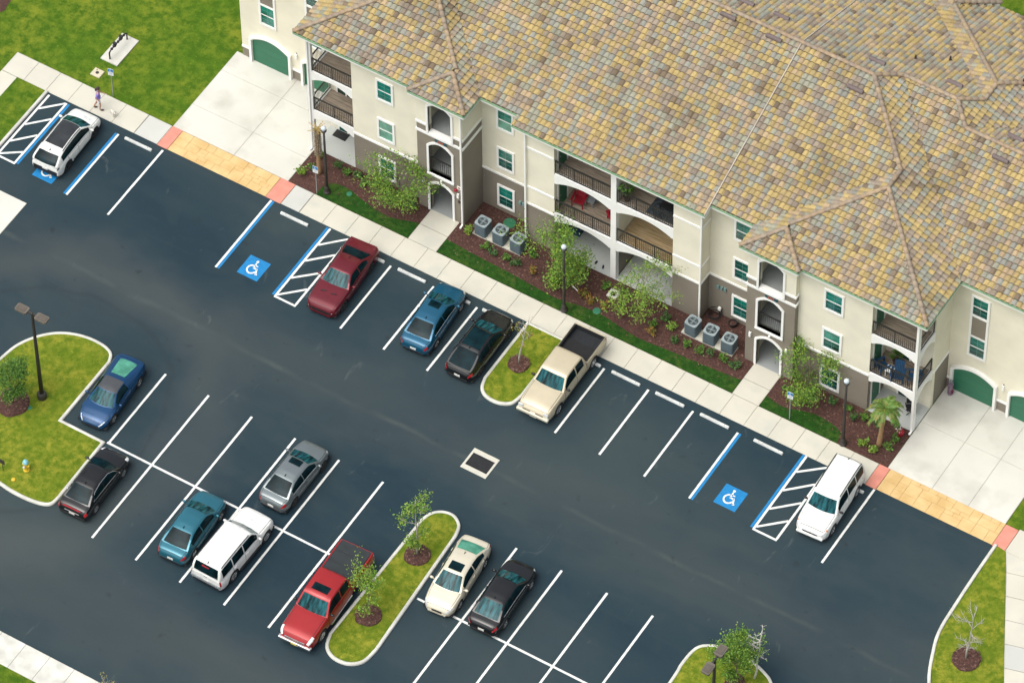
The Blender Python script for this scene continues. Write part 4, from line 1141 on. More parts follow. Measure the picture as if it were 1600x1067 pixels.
def build_car(name, label, cat, x, y, rz, sp):
    root = empty(name, (x, y, 0.0), rz); tag(root, label, cat, 'vehicles parked in the lot')
    c = Car(sp); L = c.L; pm = sp['paint']; H = sp['H']; cab = sp['cab']
    c.cp = sorted([(L * f, z) for f, z in cab])
    yD, yA = c.cp[0][0], c.cp[-1][0]
    bed = sp.get('bed')
    # body shell
    ys = set()
    n = 58; y_lo = L * bed[0] if bed else -L / 2
    for i in range(n + 1): ys.add(round(y_lo + (L / 2 - y_lo) * i / n, 4))
    for e in ((1,) if bed else (-1, 1)):
        for d in (.0, .012, .03, .06, .10, .16): ys.add(round(e * (L / 2 - d), 4))
    ys = sorted(ys); rows = []
    for yy in ys:
        q = c.sec(yy); rows.append([(-a, yy, z) for a, z in q] + [(a, yy, z) for a, z in q[-2::-1]])
    mb = MB(); mb.grid(rows, flip=True)
    m = len(rows[0]); b0 = 0; b1 = (len(rows) - 1) * m
    mb.f.append(tuple(range(m))); mb.f.append(tuple(range(b1 + m - 1, b1 - 1, -1)))
    o = mb.build('body', pm, root); smooth_by_angle(o, 38)
    # floor pan and wheel wells
    u = MB(); u.box(-c.hw * .93, c.hw * .93, -L / 2 + .12, L / 2 - .12, c.z0 + .03, c.z0 + .10)
    for yy in (c.yf, c.yr): u.box(-c.hw * .90, c.hw * .90, yy - c.wr * 1.25, yy + c.wr * 1.25, c.z0, min(c.top(yy) - .14, c.wr * 2.3))
    u.build('underbody', M_UNDER, root)
    # cabin
    nn = 40; rows = []
    ysc = [yD + (yA - yD) * i / nn for i in range(nn + 1)]
    for yy in ysc: rows.append([tuple(c.cpt(yy, k, -1)) for k in (0, .5, 1, 1.5, 2, 2.5, 3, 3.5, 4, 4.5)] + [tuple(c.cpt(yy, 4.9999, 1))] + [tuple(c.cpt(yy, k, 1)) for k in (4.5, 4, 3.5, 3, 2.5, 2, 1.5, 1, .5, 0)])
    mb = MB(); mb.grid(rows, flip=True); mm = len(rows[0]); b1 = (len(rows) - 1) * mm
    mb.f.append(tuple(range(mm))); mb.f.append(tuple(range(b1 + mm - 1, b1 - 1, -1)))
    o = mb.build('cabin', pm, root); smooth_by_angle(o, 35)
    G, GF = sp.get('glass', M_GLASS), sp.get('gfront', M_GLASSF); GR = sp.get('grear', G)
    yB, yC = L * sp['roof'][1], L * sp['roof'][0]
    c.top_patch(c.cpt, yA - .03, yB + .03, 3.25, 5, .008, 10).build('windscreen', GF, root, smooth=True)
    if sp.get('rear_glass', True):
        ra, rb = sp.get('rg', (yD / L + .012, yC / L - .01))
        c.top_patch(c.cpt, L * ra, L * rb, sp.get('rgk', 3.3), 5, .008, 10).build('rear_window', GR, root, smooth=True)
    for side in (-1, 1):
        for (a, b) in sp['side_win']:
            c.side_patch(c.cpt, L * a, L * b, .35, 2.25, side, .008, 10, 6).build('side_window', G, root, smooth=True)
        # doors: raised skins with shut lines, handles
        for (a, b) in sp['doors']:
            c.side_patch(c.bpt, L * a - .010, L * b + .010, .8, 3.7, side, .003, 10, 8).build('door_gap', M_TRIM, root)
            d = c.side_patch(c.bpt, L * a + .012, L * b - .012, .9, 3.6, side, .007, 10, 8).build('door', pm, root, smooth=True)
            p = c.bpt(L * a + .16, 2.95, side)
            h = MB(); h.box(p.x - .012 + side * .02, p.x + .012 + side * .02, p.y - .09, p.y + .09, p.z - .014, p.z + .014); h.build('handle', sp.get('handle', pm), d)
        # mirrors
        p = c.bpt(yA - sp.get('mir', .22), 4.0, side); mp = Vector((side * (c.hw + .09), p.y, c.top(p.y) + .06))
        mi = MB(); mi.ball(mp, (.12, .075, .075), 10, 6); mi.tube([(p.x * .97, p.y, c.top(p.y) - .02), tuple(mp)], .028, 6); mi.build('mirror', sp.get('mirror', pm), root, smooth=True)
        # lamps
        hl = sp.get('hl', (.30, 3.0, 4.4)); c.side_patch(c.bpt, L / 2 - .015, L / 2 - hl[0], hl[1], hl[2], side, .010, 8, 5).build('headlight', M_LAMP, root, smooth=True)
        if not bed:
            tl = sp.get('tl', (.26, 2.4, 3.9)); c.side_patch(c.bpt, -L / 2 + .012, -L / 2 + tl[0], tl[1], tl[2], side, .010, 8, 5).build('taillight', sp.get('tlm', M_TAIL), root, smooth=True)
    # bonnet and boot lid with shut lines
    hy0, hy1 = yA + .05, L / 2 - sp.get('hood_end', .16)
    c.top_patch(c.bpt, hy0 - .02, hy1 + .02, 4.48, 7, .004, 10).build('bonnet_gap', M_TRIM, root, smooth=True)
    c.top_patch(c.bpt, hy0, hy1, 4.62, 7, .013, 10).build('bonnet', pm, root, smooth=True)
    if not bed and yD > -L * .47:
        c.top_patch(c.bpt, -L / 2 + .10, yD - .03, 4.48, 7, .004, 6).build('boot_gap', M_TRIM, root, smooth=True)
        c.top_patch(c.bpt, -L / 2 + .12, yD - .05, 4.62, 7, .013, 6).build('boot_lid', pm, root, smooth=True)
    # front and rear furniture
    zf = c.top(L / 2); wf = c.width(L / 2)
    g = sp.get('grille', (.55, .36, .62)); yg = L / 2
    gr = MB().box(-wf * g[0] / .8, wf * g[0] / .8, yg - .03, yg + .012, g[1], min(g[2], zf - .02)).build('grille', sp.get('grille_m', M_TRIM), root)
    if sp.get('grille_bar'): MB().box(-wf * g[0] / .8 - .02, wf * g[0] / .8 + .02, yg - .03, yg + .03, min(g[2], zf - .02) - .03, min(g[2], zf - .02) + .04).build('grille_surround', M_CHROME, gr)
    MB().box(-.20, .20, yg, yg + .022, .33, .44).build('number_plate', M_PLATE, root) if sp.get('fplate') else None
    if not bed:
        zr_ = .60 if c.top(-L / 2 + .02) > .75 else .5
        MB().box(-.17, .17, -L / 2 - .022, -L / 2 + .01, zr_ - .06, zr_ + .07).build('number_plate', M_PLATE, root)
    # bumper lips
    for e, yy in ((1, L / 2), (-1, -L / 2)):
        if e < 0 and bed: continue
        w = c.width(yy); MB().box(-w * .92, w * .92, yy - .06 if e > 0 else yy - .03, yy + .03 if e > 0 else yy + .06, c.z0 + .06, c.z0 + .16).build('bumper_lip', sp.get('lip', M_TRIM), root)
    # wheels
    tw = sp.get('tw', .23); wm, rm = wheel_mesh(c.wr, tw, sp.get('dark_rim', False))
    for yy in (c.yf, c.yr):
        for side in (-1, 1):
            w = link('wheel', wm, root, (side * (c.hw - tw * .5 - .01), yy, c.wr), rot=(random.uniform(0, 1), 0, 0) if side > 0 else (random.uniform(0, 1), 0, math.pi)); link('rim', rm, w)
    if sp.get('sunroof'):
        a, b, k = sp['sunroof']; c.top_patch(c.cpt, L * a, L * b, k, 5, .009, 5).build('sunroof', sp.get('sunroof_m', M_GLASS), root, smooth=True)
    if sp.get('rails'):
        for side in (-1, 1):
            pts = [tuple(c.cpt(L * (sp['rails'][0] + (sp['rails'][1] - sp['rails'][0]) * i / 8), 3.0, side) + Vector((0, 0, .045))) for i in range(9)]
            MB().tube(pts, .024, 6).build('roof_rail', sp.get('rail_m', M_TRIM), root)
    # wipers and antenna
    p = c.cpt(yA - .04, 4.2, 1); q = c.cpt((yA + yB) / 2 + .05, 4.6, 1); MB().tube([tuple(p + Vector((0, .0, .02))), tuple(q + Vector((0, 0, .02)))], .012, 5).build('wiper', M_TRIM, root)
    p = c.cpt(yA - .04, 4.6, -1); q = c.cpt((yA + yB) / 2 + .05, 4.9, -1); MB().tube([tuple(p + Vector((0, .0, .02))), tuple(q + Vector((0, 0, .02)))], .012, 5).build('wiper', M_TRIM, root)
    if sp.get('fin', True) and not bed:
        p = c.cpt(yC + .12, 4.99, 1); MB().prism_xz([(-.02, p.z), (.02, p.z), (.01, p.z + .06), (-.01, p.z + .06)], p.y - .08, p.y + .05).build('antenna', M_TRIM, root)
    if bed:
        # cargo bed: outer sides follow the body, open well or flat cover
        y1 = L * bed[0] - .03; y0 = -L / 2; zr = bed[1]; zfl = bed[2]; n = 22; rows = []
        wv = lambda yy: c.width(yy)
        yb = sorted({round(y0 + (y1 - y0) * i / n, 4) for i in range(n + 1)})
        for yy in yb:
            w = wv(yy); zl = c.low(yy); z1 = max(zl + .01, .5); z2 = max(z1 + .01, zr * .72)
            h = [(w * .955, min(zl, z1 - .005)), (w * .995, z1), (w, z2), (w * .985, zr - .03), (w * .965, zr), (w * .90, zr), (w * .885, zr - .02), (w * .88, zfl), (0, zfl)]
            rows.append([(-a, yy, z) for a, z in h] + [(a, yy, z) for a, z in h[-2::-1]])
        mb = MB(); mb.grid(rows, flip=True); o = mb.build('bed', pm, root); smooth_by_angle(o, 35)
        w = wv(y0 + .05); t = MB(); t.box(-w * .965, w * .965, y0 - .01, y0 + .07, .62, zr + .003); tg = t.build('tailgate', pm, root)
        MB().box(-.12, .12, y0 - .03, y0 - .008, zr - .12, zr - .07).build('handle', M_TRIM, tg)
        t = MB(); t.box(-w * .93, w * .93, y1 - .05, y1 + .01, .5, zr); t.build('bulkhead', pm, root)
        t = MB(); t.box(-w * .95, w * .95, y0 - .16, y0, .42, .60); bu = t.build('rear_bumper', sp.get('bumper_m', M_CHROME), root); bevel(bu, .03, 2)
        for side in (-1, 1):
            t = MB(); t.box(min(side * w * .93, side * w * 1.0), max(side * w * .93, side * w * 1.0), y0 - .022, y0 + .10, .72, zr - .10); t.build('taillight', M_TAIL, root)
        wi = wv(0) * .875
        if bed[3] == 'open':
            t = MB(); t.box(-wi, wi, y0 + .072, y1 - .052, zfl + .001, zfl + .02); t.box(-wi - .001, -wi + .02, y0 + .072, y1 - .052, zfl, zr - .025); t.box(wi - .02, wi + .001, y0 + .072, y1 - .052, zfl, zr - .025)
            t.box(-wi, wi, y0 + .071, y0 + .09, zfl, zr - .01); t.box(-wi, wi, y1 - .07, y1 - .051, zfl, zr - .02)
            ln = t.build('bed_liner', mat('bed_liner', (.008, .011, .014), .75, .2, 5), root)
            rb = MB()
            for k in range(9): rb.box(-wi + .12 + k * (2 * wi - .3) / 8, -wi + .18 + k * (2 * wi - .3) / 8, y0 + .1, y1 - .08, zfl + .02, zfl + .032)
            rb.build('liner_ribs', mat('bed_liner', (.008, .011, .014), .75, .2, 5), ln)
            for side in (-1, 1): MB().box(min(side * w * .9, side * w * .968), max(side * w * .9, side * w * .968), y0 + .08, y1 - .06, zr + .001, zr + .012).build('rail_cap', M_TRIM, root)
        else:
            t = MB(); t.box(-w * .90, w * .90, y0 + .03, y1 - .02, zr - .02, zr + .03); cv = t.build('bed_cover', mat('bed_cover', (.012, .018, .021), .7, .15, 3), root); bevel(cv, .015, 2)
            for k in (1, 2): 
                yy = y0 + (y1 - y0) * k / 3; MB().box(-w * .88, w * .88, yy - .012, yy + .012, zr + .0305, zr + .036).build('cover_seam', M_TRIM, cv)
    extra = sp.get('extra')
    if extra: extra(c, root, pm)
    return root

PLAN_SEDAN = [(-.5, .68), (-.488, .80), (-.46, .89), (-.40, .955), (-.28, 1.0), (.25, 1.0), (.36, .965), (.43, .90), (.465, .82), (.487, .72), (.5, .58)]
PLAN_BOX = [(-.5, .86), (-.492, .92), (-.47, .965), (-.40, .99), (-.28, 1.0), (.28, 1.0), (.40, .97), (.455, .92), (.48, .85), (.495, .74), (.5, .66)]
PLAN_TRUCK = [(-.5, .97), (-.45, 1.0), (.34, 1.0), (.42, .985), (.465, .95), (.488, .88), (.5, .80)]
def sedan(**k):
    d = dict(L=4.5, W=1.84, H=1.43, wr=.325, plan=PLAN_SEDAN, axles=(.305, -.29),
             top=[(-.5, .66), (-.49, .80), (-.47, .90), (-.36, .98), (-.25, .985), (.0, .96), (.20, .955), (.30, .90), (.42, .80), (.47, .70), (.49, .60), (.5, .50)],
             cab=[(-.385, .96), (-.335, 1.10), (-.20, 1.375), (-.12, 1.425), (.02, 1.43), (.08, 1.40), (.245, .955)], roof=(-.20, .085),
             side_win=[(-.29, -.075), (-.06, .17)], doors=[(-.27, -.055), (-.055, .195)], glass=M_GLASS)
    d.update(k); return d
def suv(**k):
    d = dict(L=4.9, W=1.95, H=1.80, wr=.37, plan=PLAN_BOX, axles=(.315, -.275), sill=.26, cab_w=.95, roof_w=.80, bow=.12, bow_r=.3,
             top=[(-.5, .98), (-.49, 1.06), (-.30, 1.09), (.0, 1.08), (.20, 1.07), (.27, 1.05), (.40, .98), (.46, .90), (.485, .78), (.5, .62)],
             cab=[(-.492, 1.06), (-.480, 1.30), (-.455, 1.72), (-.40, 1.78), (-.1, 1.80), (.06, 1.79), (.10, 1.755), (.215, 1.07)], roof=(-.45, .105), rg=(-.487, -.455),
             side_win=[(-.44, -.27), (-.255, -.075), (-.06, .16)], doors=[(-.27, -.06), (-.06, .185)], tl=(.12, 2.2, 4.0))
    d.update(k); return d
def truck(**k):
    d = dict(L=6.0, W=1.98, H=1.82, wr=.39, plan=PLAN_TRUCK, axles=(.325, -.275), sill=.36, cab_w=.95, roof_w=.80, bow=.12, bow_r=.1,
             top=[(-.5, 1.12), (.0, 1.14), (.18, 1.16), (.27, 1.14), (.42, 1.06), (.47, .98), (.49, .86), (.5, .72)],
             cab=[(-.155, 1.12), (-.150, 1.35), (-.138, 1.72), (-.11, 1.79), (.02, 1.82), (.10, 1.81), (.130, 1.77), (.225, 1.14)], roof=(-.135, .135), rg=(-.153, -.14),
             side_win=[(-.115, .000), (.015, .185)], doors=[(-.13, .008), (.008, .215)], bed=(-.155, 1.16, .78, 'open'), fin=False, grille=(.62, .52, .86), fplate=True)
    d.update(k); return d
P_WHITE = paint('white', (.74, .75, .76), 0.0, .3); P_BLACK = paint('black', (.006, .007, .008), .2, .22); P_TEAL = paint('teal', (.020, .135, .185), .45, .3); P_BLUET = paint('ocean', (.007, .088, .160), .4, .3)
P_VETTE = paint('royal', (.001, .045, .130), .35, .28); P_MAROON = paint('maroon', (.120, .006, .014), .35, .35); P_RED = paint('red', (.300, .010, .012), .25, .35)
P_BEIGE = paint('beige', (.50, .44, .31), .25, .38); P_GREY = paint('grey', (.165, .195, .200), .55, .32); P_CHAMP = paint('champagne', (.58, .54, .42), .2, .35)

def ex_white_crossover(c, root, pm):
    L = c.L
    c.top_patch(c.cpt, -L * .27, L * .105, 3.35, 5, .010, 12).build('glass_roof', mat('roof_glass_black', (.016, .019, .020), .12, .4, 2, spec=.8), root, smooth=True)
    for sd in (-1, 1):
        c.side_patch(c.bpt, -L * .36, L * .36, .0, .55, sd, .012, 18, 3).build('sill_cladding', M_TRIM, root)
    MB().box(-c.hw * .82, c.hw * .82, -L / 2 - .015, -L / 2 + .05, .32, .62).build('rear_diffuser', M_TRIM, root)
def ex_muscle(c, root, pm):
    L = c.L
    for sd in (-1, 1):
        mb = MB(); x0 = sd * .30; z = c.top(L * .30) + .050
        mb.add([(x0 - .16, L * .285, z + .010), (x0 + .16, L * .30 + sd * .02, z + .008), (x0 + .14, L * .315 + sd * .02, z + .002), (x0 - .14, L * .30, z + .004)], [(0, 1, 2, 3), (3, 2, 1, 0)]); mb.build('hood_vent', M_TRIM, root)
        p = c.bpt(-L * .30, 3.0, sd); MB().ball((p.x, p.y, p.z + .01), (.03, .09, .09), 10, 6).build('fuel_cap', M_CHROME, root) if sd > 0 else None
    mb = MB(); mb.box(-c.hw * .84, c.hw * .84, -L * .488, -L * .44, .99, 1.02); o = mb.build('spoiler', pm, root); bevel(o, .012, 2)
    MB().box(-c.hw * .66, c.hw * .66, L / 2 - .03, L / 2 + .02, .50, .585).build('grille_slot', M_TRIM, root)
def ex_vette(c, root, pm):
    L = c.L
    c.top_patch(c.cpt, -L * .085, L * .075, 2.7, 5, .009, 6).build('roof_panel', mat('targa_dark', (.05, .055, .06), .35, .1, 3), root, smooth=True)
    for sd in (-1, 1):
        for k in (0, 1):
            MB().lathe([(.065, 0), (.055, -.015)], (sd * (.42 + k * .2), -L / 2 - .0, .62), 12, 'z')
def ex_tahoe(c, root, pm):
    L = c.L
    MB().box(-.22, .22, -L / 2 + .045, -L / 2 + .085, 1.69, 1.73).build('brake_light', M_TAIL, root)
    MB().box(-c.hw * .9, c.hw * .9, -L / 2 - .06, -L / 2 + .02, .52, .66).build('bumper_step', M_GREYP, root)
    MB().box(-.10, .10, -L / 2 - .02, -L / 2 + .01, .93, .98).build('badge', M_CHROME, root)
    for sd in (-1, 1): MB().box(min(sd * c.hw * .93, sd * c.hw * 1.06), max(sd * c.hw * .93, sd * c.hw * 1.06), -L * .17, L * .20, .36, .41).build('running_board', M_TRIM, root)
def ex_durango(c, root, pm):
    L = c.L
    for sd in (-1, 1):
        MB().box(min(sd * .06, sd * .44), max(sd * .06, sd * .44), L / 2 - .02, L / 2 + .03, .60, .665).build('grille_bar', M_CHROME, root)
        c.side_patch(c.bpt, L / 2 - .26, L / 2 - .34, 3.2, 4.2, sd, .014, 4, 3).build('side_marker', M_AMBER, root)
        MB().box(min(sd * c.hw * .97, sd * c.hw * 1.02), max(sd * c.hw * .97, sd * c.hw * 1.02), -L * .18, L * .19, .62, .70).build('door_strip', P_WHITE, root)
    o = MB().box(-c.hw * .80, c.hw * .80, L / 2 - .05, L / 2 + .10, .36, .52).build('bumper', P_WHITE, root); bevel(o, .05, 3)
def ex_beige_truck(c, root, pm):
    L = c.L; o = MB().box(-c.hw * .97, c.hw * .97, L / 2 - .10, L / 2 + .12, .50, .68).build('front_bumper', P_CHAMP, root); bevel(o, .04, 3)
    for sd in (-1, 1):
        c.side_patch(c.bpt, -L * .14, L * .30, 1.1, 1.5, sd, .012, 14, 2).build('side_molding', M_TRIM, root)
        MB().box(min(sd * .62, sd * .90), max(sd * .62, sd * .90), L / 2 - .10, L / 2 - .012, .70, .92).build('lamp_bezel', M_LAMP, root)
    MB().box(-.16, .16, L / 2 + .013, L / 2 + .02, .70, .76).build('badge', M_CHROME, root)
def ex_red_truck(c, root, pm):
    L = c.L; o = MB().box(-c.hw * .95, c.hw * .95, L / 2 - .12, L / 2 + .10, .46, .64).build('front_bumper', M_CHROME, root); bevel(o, .05, 3)
    MB().box(-.17, .17, L / 2 + .10, L / 2 + .125, .50, .62).build('number_plate', mat('plate_yellow', (.55, .45, .12), .5, .2, 14), root)
    for sd in (-1, 1):
        MB().tube([(sd * c.hw * 1.03, -L * .13, .48), (sd * c.hw * 1.03, L * .20, .48)], .05, 8).build('side_step', M_CHROME, root)
        p = c.bpt(-L * .02, 2.9, sd)
        c.side_patch(c.bpt, L / 2 - .02, L / 2 - .42, 3.4, 4.6, sd, .016, 6, 4).build('headlight', mat('lamp_white', (.72, .74, .73), .1, .06, 10, coat=.6), root)
def ex_cad(c, root, pm):
    L = c.L
    for sd in (-1, 1):
        c.side_patch(c.bpt, L / 2 - .03, L / 2 - .40, 3.3, 4.8, sd, .014, 6, 4).build('headlight', mat('lamp_white', (.72, .74, .73), .1, .06, 10, coat=.6), root)
        pts = [tuple(c.cpt(c.L * f, k, sd) + Vector((sd * .012, 0, 0))) for f, k in ((.205, .5), (.15, 2.35), (.06, 2.4), (-.10, 2.4), (-.22, 2.3), (-.295, .6), (-.1, .28), (.205, .3))]
        MB().tube(pts, .014, 5).build('window_trim', M_CHROME, root)
    MB().box(-c.hw * .60, c.hw * .60, -L / 2 - .012, -L / 2 + .05, .885, .925).build('tail_strip', M_TAIL, root)
    MB().box(-.45, .45, -L / 2 - .02, -L / 2 + .02, .60, .625).build('rear_trim', M_CHROME, root)
def chrome_windows(c, root, pm):
    for sd in (-1, 1):
        pts = [tuple(c.cpt(c.L * f, k, sd) + Vector((sd * .012, 0, 0))) for f, k in ((.205, .28), (.0, .26), (-.2, .28), (-.30, .34))]
        MB().tube(pts, .013, 5).build('window_trim', M_CHROME, root)

PI = math.pi
build_car('crossover', 'white crossover with black glass roof and black rear window parked over a blue accessible symbol', 'car', -33.10, -2.20, R(2), sedan(L=4.5, W=1.86, H=1.58, wr=.365, sill=.24, paint=P_WHITE, plan=PLAN_BOX,
    top=[(-.5, .86), (-.49, .98), (-.46, 1.05), (-.3, 1.06), (0, 1.03), (.2, 1.02), (.3, .97), (.42, .86), (.47, .76), (.49, .66), (.5, .55)],
    cab=[(-.488, 1.03), (-.46, 1.17), (-.36, 1.43), (-.28, 1.52), (-.05, 1.58), (.04, 1.57), (.10, 1.53), (.27, 1.02)], roof=(-.365, .105), rg=(-.483, -.37), tl=(.16, 3.0, 3.7), dark_rim=True, rails=(-.30, .08), rail_m=M_TRIM,
    side_win=[(-.37, .205)], cab_w=.94, roof_w=.74, extra=ex_white_crossover, tlm=M_TRIM, hl=(.35, 3.4, 4.0), bow=.2))
build_car('muscle_coupe', 'maroon muscle coupe with hood vents parked nose out beside the hatched aisle', 'car', -14.98, -2.42, PI + R(3.5), sedan(L=4.98, W=1.93, H=1.42, wr=.355, paint=P_MAROON, plan=PLAN_BOX,
    top=[(-.5, .84), (-.49, .94), (-.46, 1.00), (-.36, 1.01), (-.2, 1.0), (.12, .97), (.25, .95), (.42, .89), (.475, .82), (.492, .70), (.5, .58)],
    cab=[(-.36, .98), (-.30, 1.10), (-.18, 1.36), (-.12, 1.41), (-.02, 1.42), (.03, 1.40), (.165, .96)], roof=(-.19, .03), side_win=[(-.24, -.09), (-.075, .12)], doors=[(-.09, .14)], dark_rim=True, extra=ex_muscle, tl=(.06, 2.6, 3.6), hl=(.05, 2.6, 3.2), grille=(.62, .40, .56), lip=P_MAROON))
build_car('sedan', 'glossy ocean blue sedan with open sunroof parked nose in by the walk', 'car', -9.36, -2.14, R(4), sedan(L=4.68, W=1.86, paint=P_BLUET, sunroof=(-.01, .07, 4.1), extra=chrome_windows, tl=(.20, 2.5, 3.9)))
build_car('fastback_sedan', 'black fastback sedan with long glass roof beside the grass island by the walk', 'car', -6.28, -2.42, R(1), sedan(L=4.72, W=1.86, H=1.44, paint=P_BLACK,
    cab=[(-.46, .97), (-.38, 1.10), (-.22, 1.36), (-.12, 1.43), (.0, 1.44), (.06, 1.41), (.235, .955)], roof=(-.24, .065), sunroof=(-.20, .05, 3.3), dark_rim=True, rg=(-.44, -.235)))
build_car('pickup_truck', 'beige crew cab pickup with open black bed backed against the walk', 'pickup', -1.47, -1.92, PI + R(1), truck(L=6.05, W=1.98, paint=P_BEIGE, extra=ex_beige_truck, mirror=M_TRIM, gfront=M_GLASSF, hl=(.08, 2.4, 3.4)))
build_car('sport_utility_vehicle', 'boxy white SUV with black roof rails parked nose out by the yellow crossing', 'SUV', 14.78, -1.72, PI + R(3), suv(L=4.70, W=1.90, H=1.78, paint=P_WHITE, rails=(-.45, .07), extra=ex_durango, mirror=M_TRIM, hl=(.22, 3.0, 4.0), grille=(.5, .5, .72), lip=P_WHITE, bow=.18))
build_car('sports_coupe', 'royal blue low sports coupe with dark roof panel parked against the grass island', 'car', -21.22, -15.26, PI + R(4.5), sedan(L=4.62, W=1.86, H=1.25, wr=.335, paint=P_VETTE, crown=.05,
    top=[(-.5, .78), (-.49, .90), (-.45, .95), (-.30, .95), (-.1, .90), (.08, .87), (.2, .84), (.35, .76), (.44, .66), (.48, .56), (.5, .44)],
    cab=[(-.43, .93), (-.36, .99), (-.20, 1.14), (-.09, 1.235), (.02, 1.25), (.07, 1.22), (.225, .85)], roof=(-.10, .075), rg=(-.37, -.15), rgk=3.75, grear=M_GLASSG, side_win=[(-.07, .17)], doors=[(-.09, .18)], extra=ex_vette, roof_w=.62, hl=(.30, 4.3, 4.9), tl=(.03, 2.4, 3.2), bow=.26, bow_r=1.0, grille=(.5, .26, .36), fin=False))
build_car('sedan', 'black sedan with red wedge tail lamps and chrome window line beside the kerbed grass', 'car', -18.60, -20.68, R(2), sedan(L=4.50, W=1.82, paint=P_BLACK, extra=ex_cad, tl=(.16, 2.2, 4.2), gfront=M_GLASS, plan=PLAN_BOX))
build_car('sedan', 'teal sedan with dark rear window parked between the black sedan and white SUV', 'car', -12.66, -20.38, R(3.2), sedan(L=4.58, W=1.83, paint=P_TEAL))
build_car('sport_utility_vehicle', 'large white SUV with roof rails and black tailgate window nosed in next to teal sedan', 'SUV', -10.08, -20.42, R(-1), suv(L=5.05, W=2.0, H=1.88, wr=.39, paint=P_WHITE, rails=(-.42, .06), rail_m=M_TRIM, extra=ex_tahoe, tl=(.09, 2.0, 3.8), rg=(-.489, -.452)))
build_car('sedan', 'grey sedan with closed dark sunroof parked alone in the upper half of the double row', 'car', -9.96, -14.84, R(0), sedan(L=4.56, W=1.83, paint=P_GREY, sunroof=(.0, .075, 4.0), dark_rim=True, extra=chrome_windows))
build_car('pickup_truck', 'red crew cab pickup with flat black bed cover and sunroof beside the long island', 'pickup', -4.24, -20.60, PI + R(2.5), truck(L=6.40, W=2.02, H=1.90, wr=.41, paint=P_RED, bed=(-.155, 1.24, .80, 'cover'), sunroof=(.03, .10, 3.9), extra=ex_red_truck, mirror=M_TRIM, grille_bar=True, grille=(.56, .68, .98),
    top=[(-.5, 1.15), (.0, 1.18), (.18, 1.20), (.27, 1.18), (.42, 1.10), (.47, 1.04), (.49, .92), (.5, .78)], cab=[(-.155, 1.15), (-.150, 1.38), (-.138, 1.78), (-.11, 1.86), (.02, 1.90), (.10, 1.89), (.130, 1.84), (.225, 1.18)]))
build_car('sedan', 'champagne sedan with dark sunroof and green rear glass nosed out beside the long island', 'car', .76, -15.86, PI + R(5.5), sedan(L=4.86, W=1.82, H=1.42, paint=P_CHAMP, sunroof=(-.035, .06, 3.9), grear=M_GLASSG, hl=(.34, 3.2, 4.4), lip=P_CHAMP, gfront=M_GLASSF, grille=(.42, .36, .56)))
build_car('sedan', 'glossy black sedan with teal rear window in the stall beside the champagne sedan', 'car', 3.44, -15.76, R(3.2), sedan(L=4.68, W=1.83, paint=P_BLACK, grear=M_GLASSF, extra=chrome_windows))
# ------------------------------------------------------------------ lot furniture
def wheel_stop(x, y, label, L=1.76, rz=0.0):
    h, w = .12, .085
    prof = [(-w, 0), (-w, .06), (-w * .62, h), (w * .62, h), (w, .06), (w, 0)]; rows = []
    for xx, k in ((-L / 2, .8), (-L / 2 + .03, 1), (L / 2 - .03, 1), (L / 2, .8)): rows.append([(xx, a * k, b * k) for a, b in prof])
    mb = MB(); mb.grid(rows, flip=True); mb.f.append(tuple(range(6))); n = 18; mb.f.append(tuple(range(n + 5, n - 1, -1)))
    o = mb.build('wheel_stop', M_STOP, None, loc=(x, y, 0.002), rz=rz + R(random.uniform(-.6, .6))); tag(o, label, 'wheel stop', 'concrete wheel stops along the walk')
    pins = MB()
    for xx in (-.6, .6): pins.lathe([(.022, h - .01), (.018, h + .012)], (xx, 0, 0), 8)
    pins.build('pins', M_DKMETAL, o)
for x, lb in ((-29.92, 'pale wheel stop in the empty stall next to the white crossover'), (-19.68, 'pale wheel stop at the head of the empty accessible stall near the palm trunk'), (-14.75, 'wheel stop behind the tail of the maroon coupe'), (-12.12, 'pale wheel stop in the empty stall between the maroon coupe and the ocean blue sedan'),
              (-9.30, 'wheel stop under the nose of the ocean blue sedan'), (-6.75, 'wheel stop under the nose of the black fastback'), (-1.10, 'wheel stop under the beige pickup bed'), (1.34, 'pale wheel stop in the first empty stall beside the beige pickup'),
              (4.06, 'pale wheel stop in the second empty stall beside the beige pickup'), (6.80, 'pale wheel stop in the third empty stall beside the beige pickup'), (10.08, 'pale wheel stop heading the accessible stall beside the hatched aisle with the white SUV'), (14.95, 'wheel stop behind the boxy white SUV')):
    wheel_stop(x, 0.0, lb)

def storm_drain(x, y):
    o = empty('storm_drain', (x, y, 0)); tag(o, 'square concrete storm drain with black iron grate in the middle of the asphalt', 'drain')
    w, d = .78, .72; mb = MB(); z = .018
    gx, gy = .66, .44
    for a in ((-w, w, -d, -gy), (-w, w, gy, d), (-w, -gx, -gy, gy), (gx, w, -gy, gy)): mb.box(*a, -.05, z)
    mb.build('frame', M_CONC, o)
    MB().box(-gx, gx, -gy, gy, -.30, .004).build('pit', M_UNDER, o)
    g = MB(); n = 13
    for i in range(n): xx = -gx + .02 + i * (2 * gx - .04) / (n - 1); g.box(xx - .014, xx + .014, -gy, gy, .0, .018)
    for i in range(6): yy = -gy + .02 + i * (2 * gy - .04) / 5; g.box(-gx, gx, yy - .014, yy + .014, .0, .014)
    g.build('grate', mat('grate_iron', (.016, .019, .021), .6, .3, 6), o)
storm_drain(-2.30, -8.80)

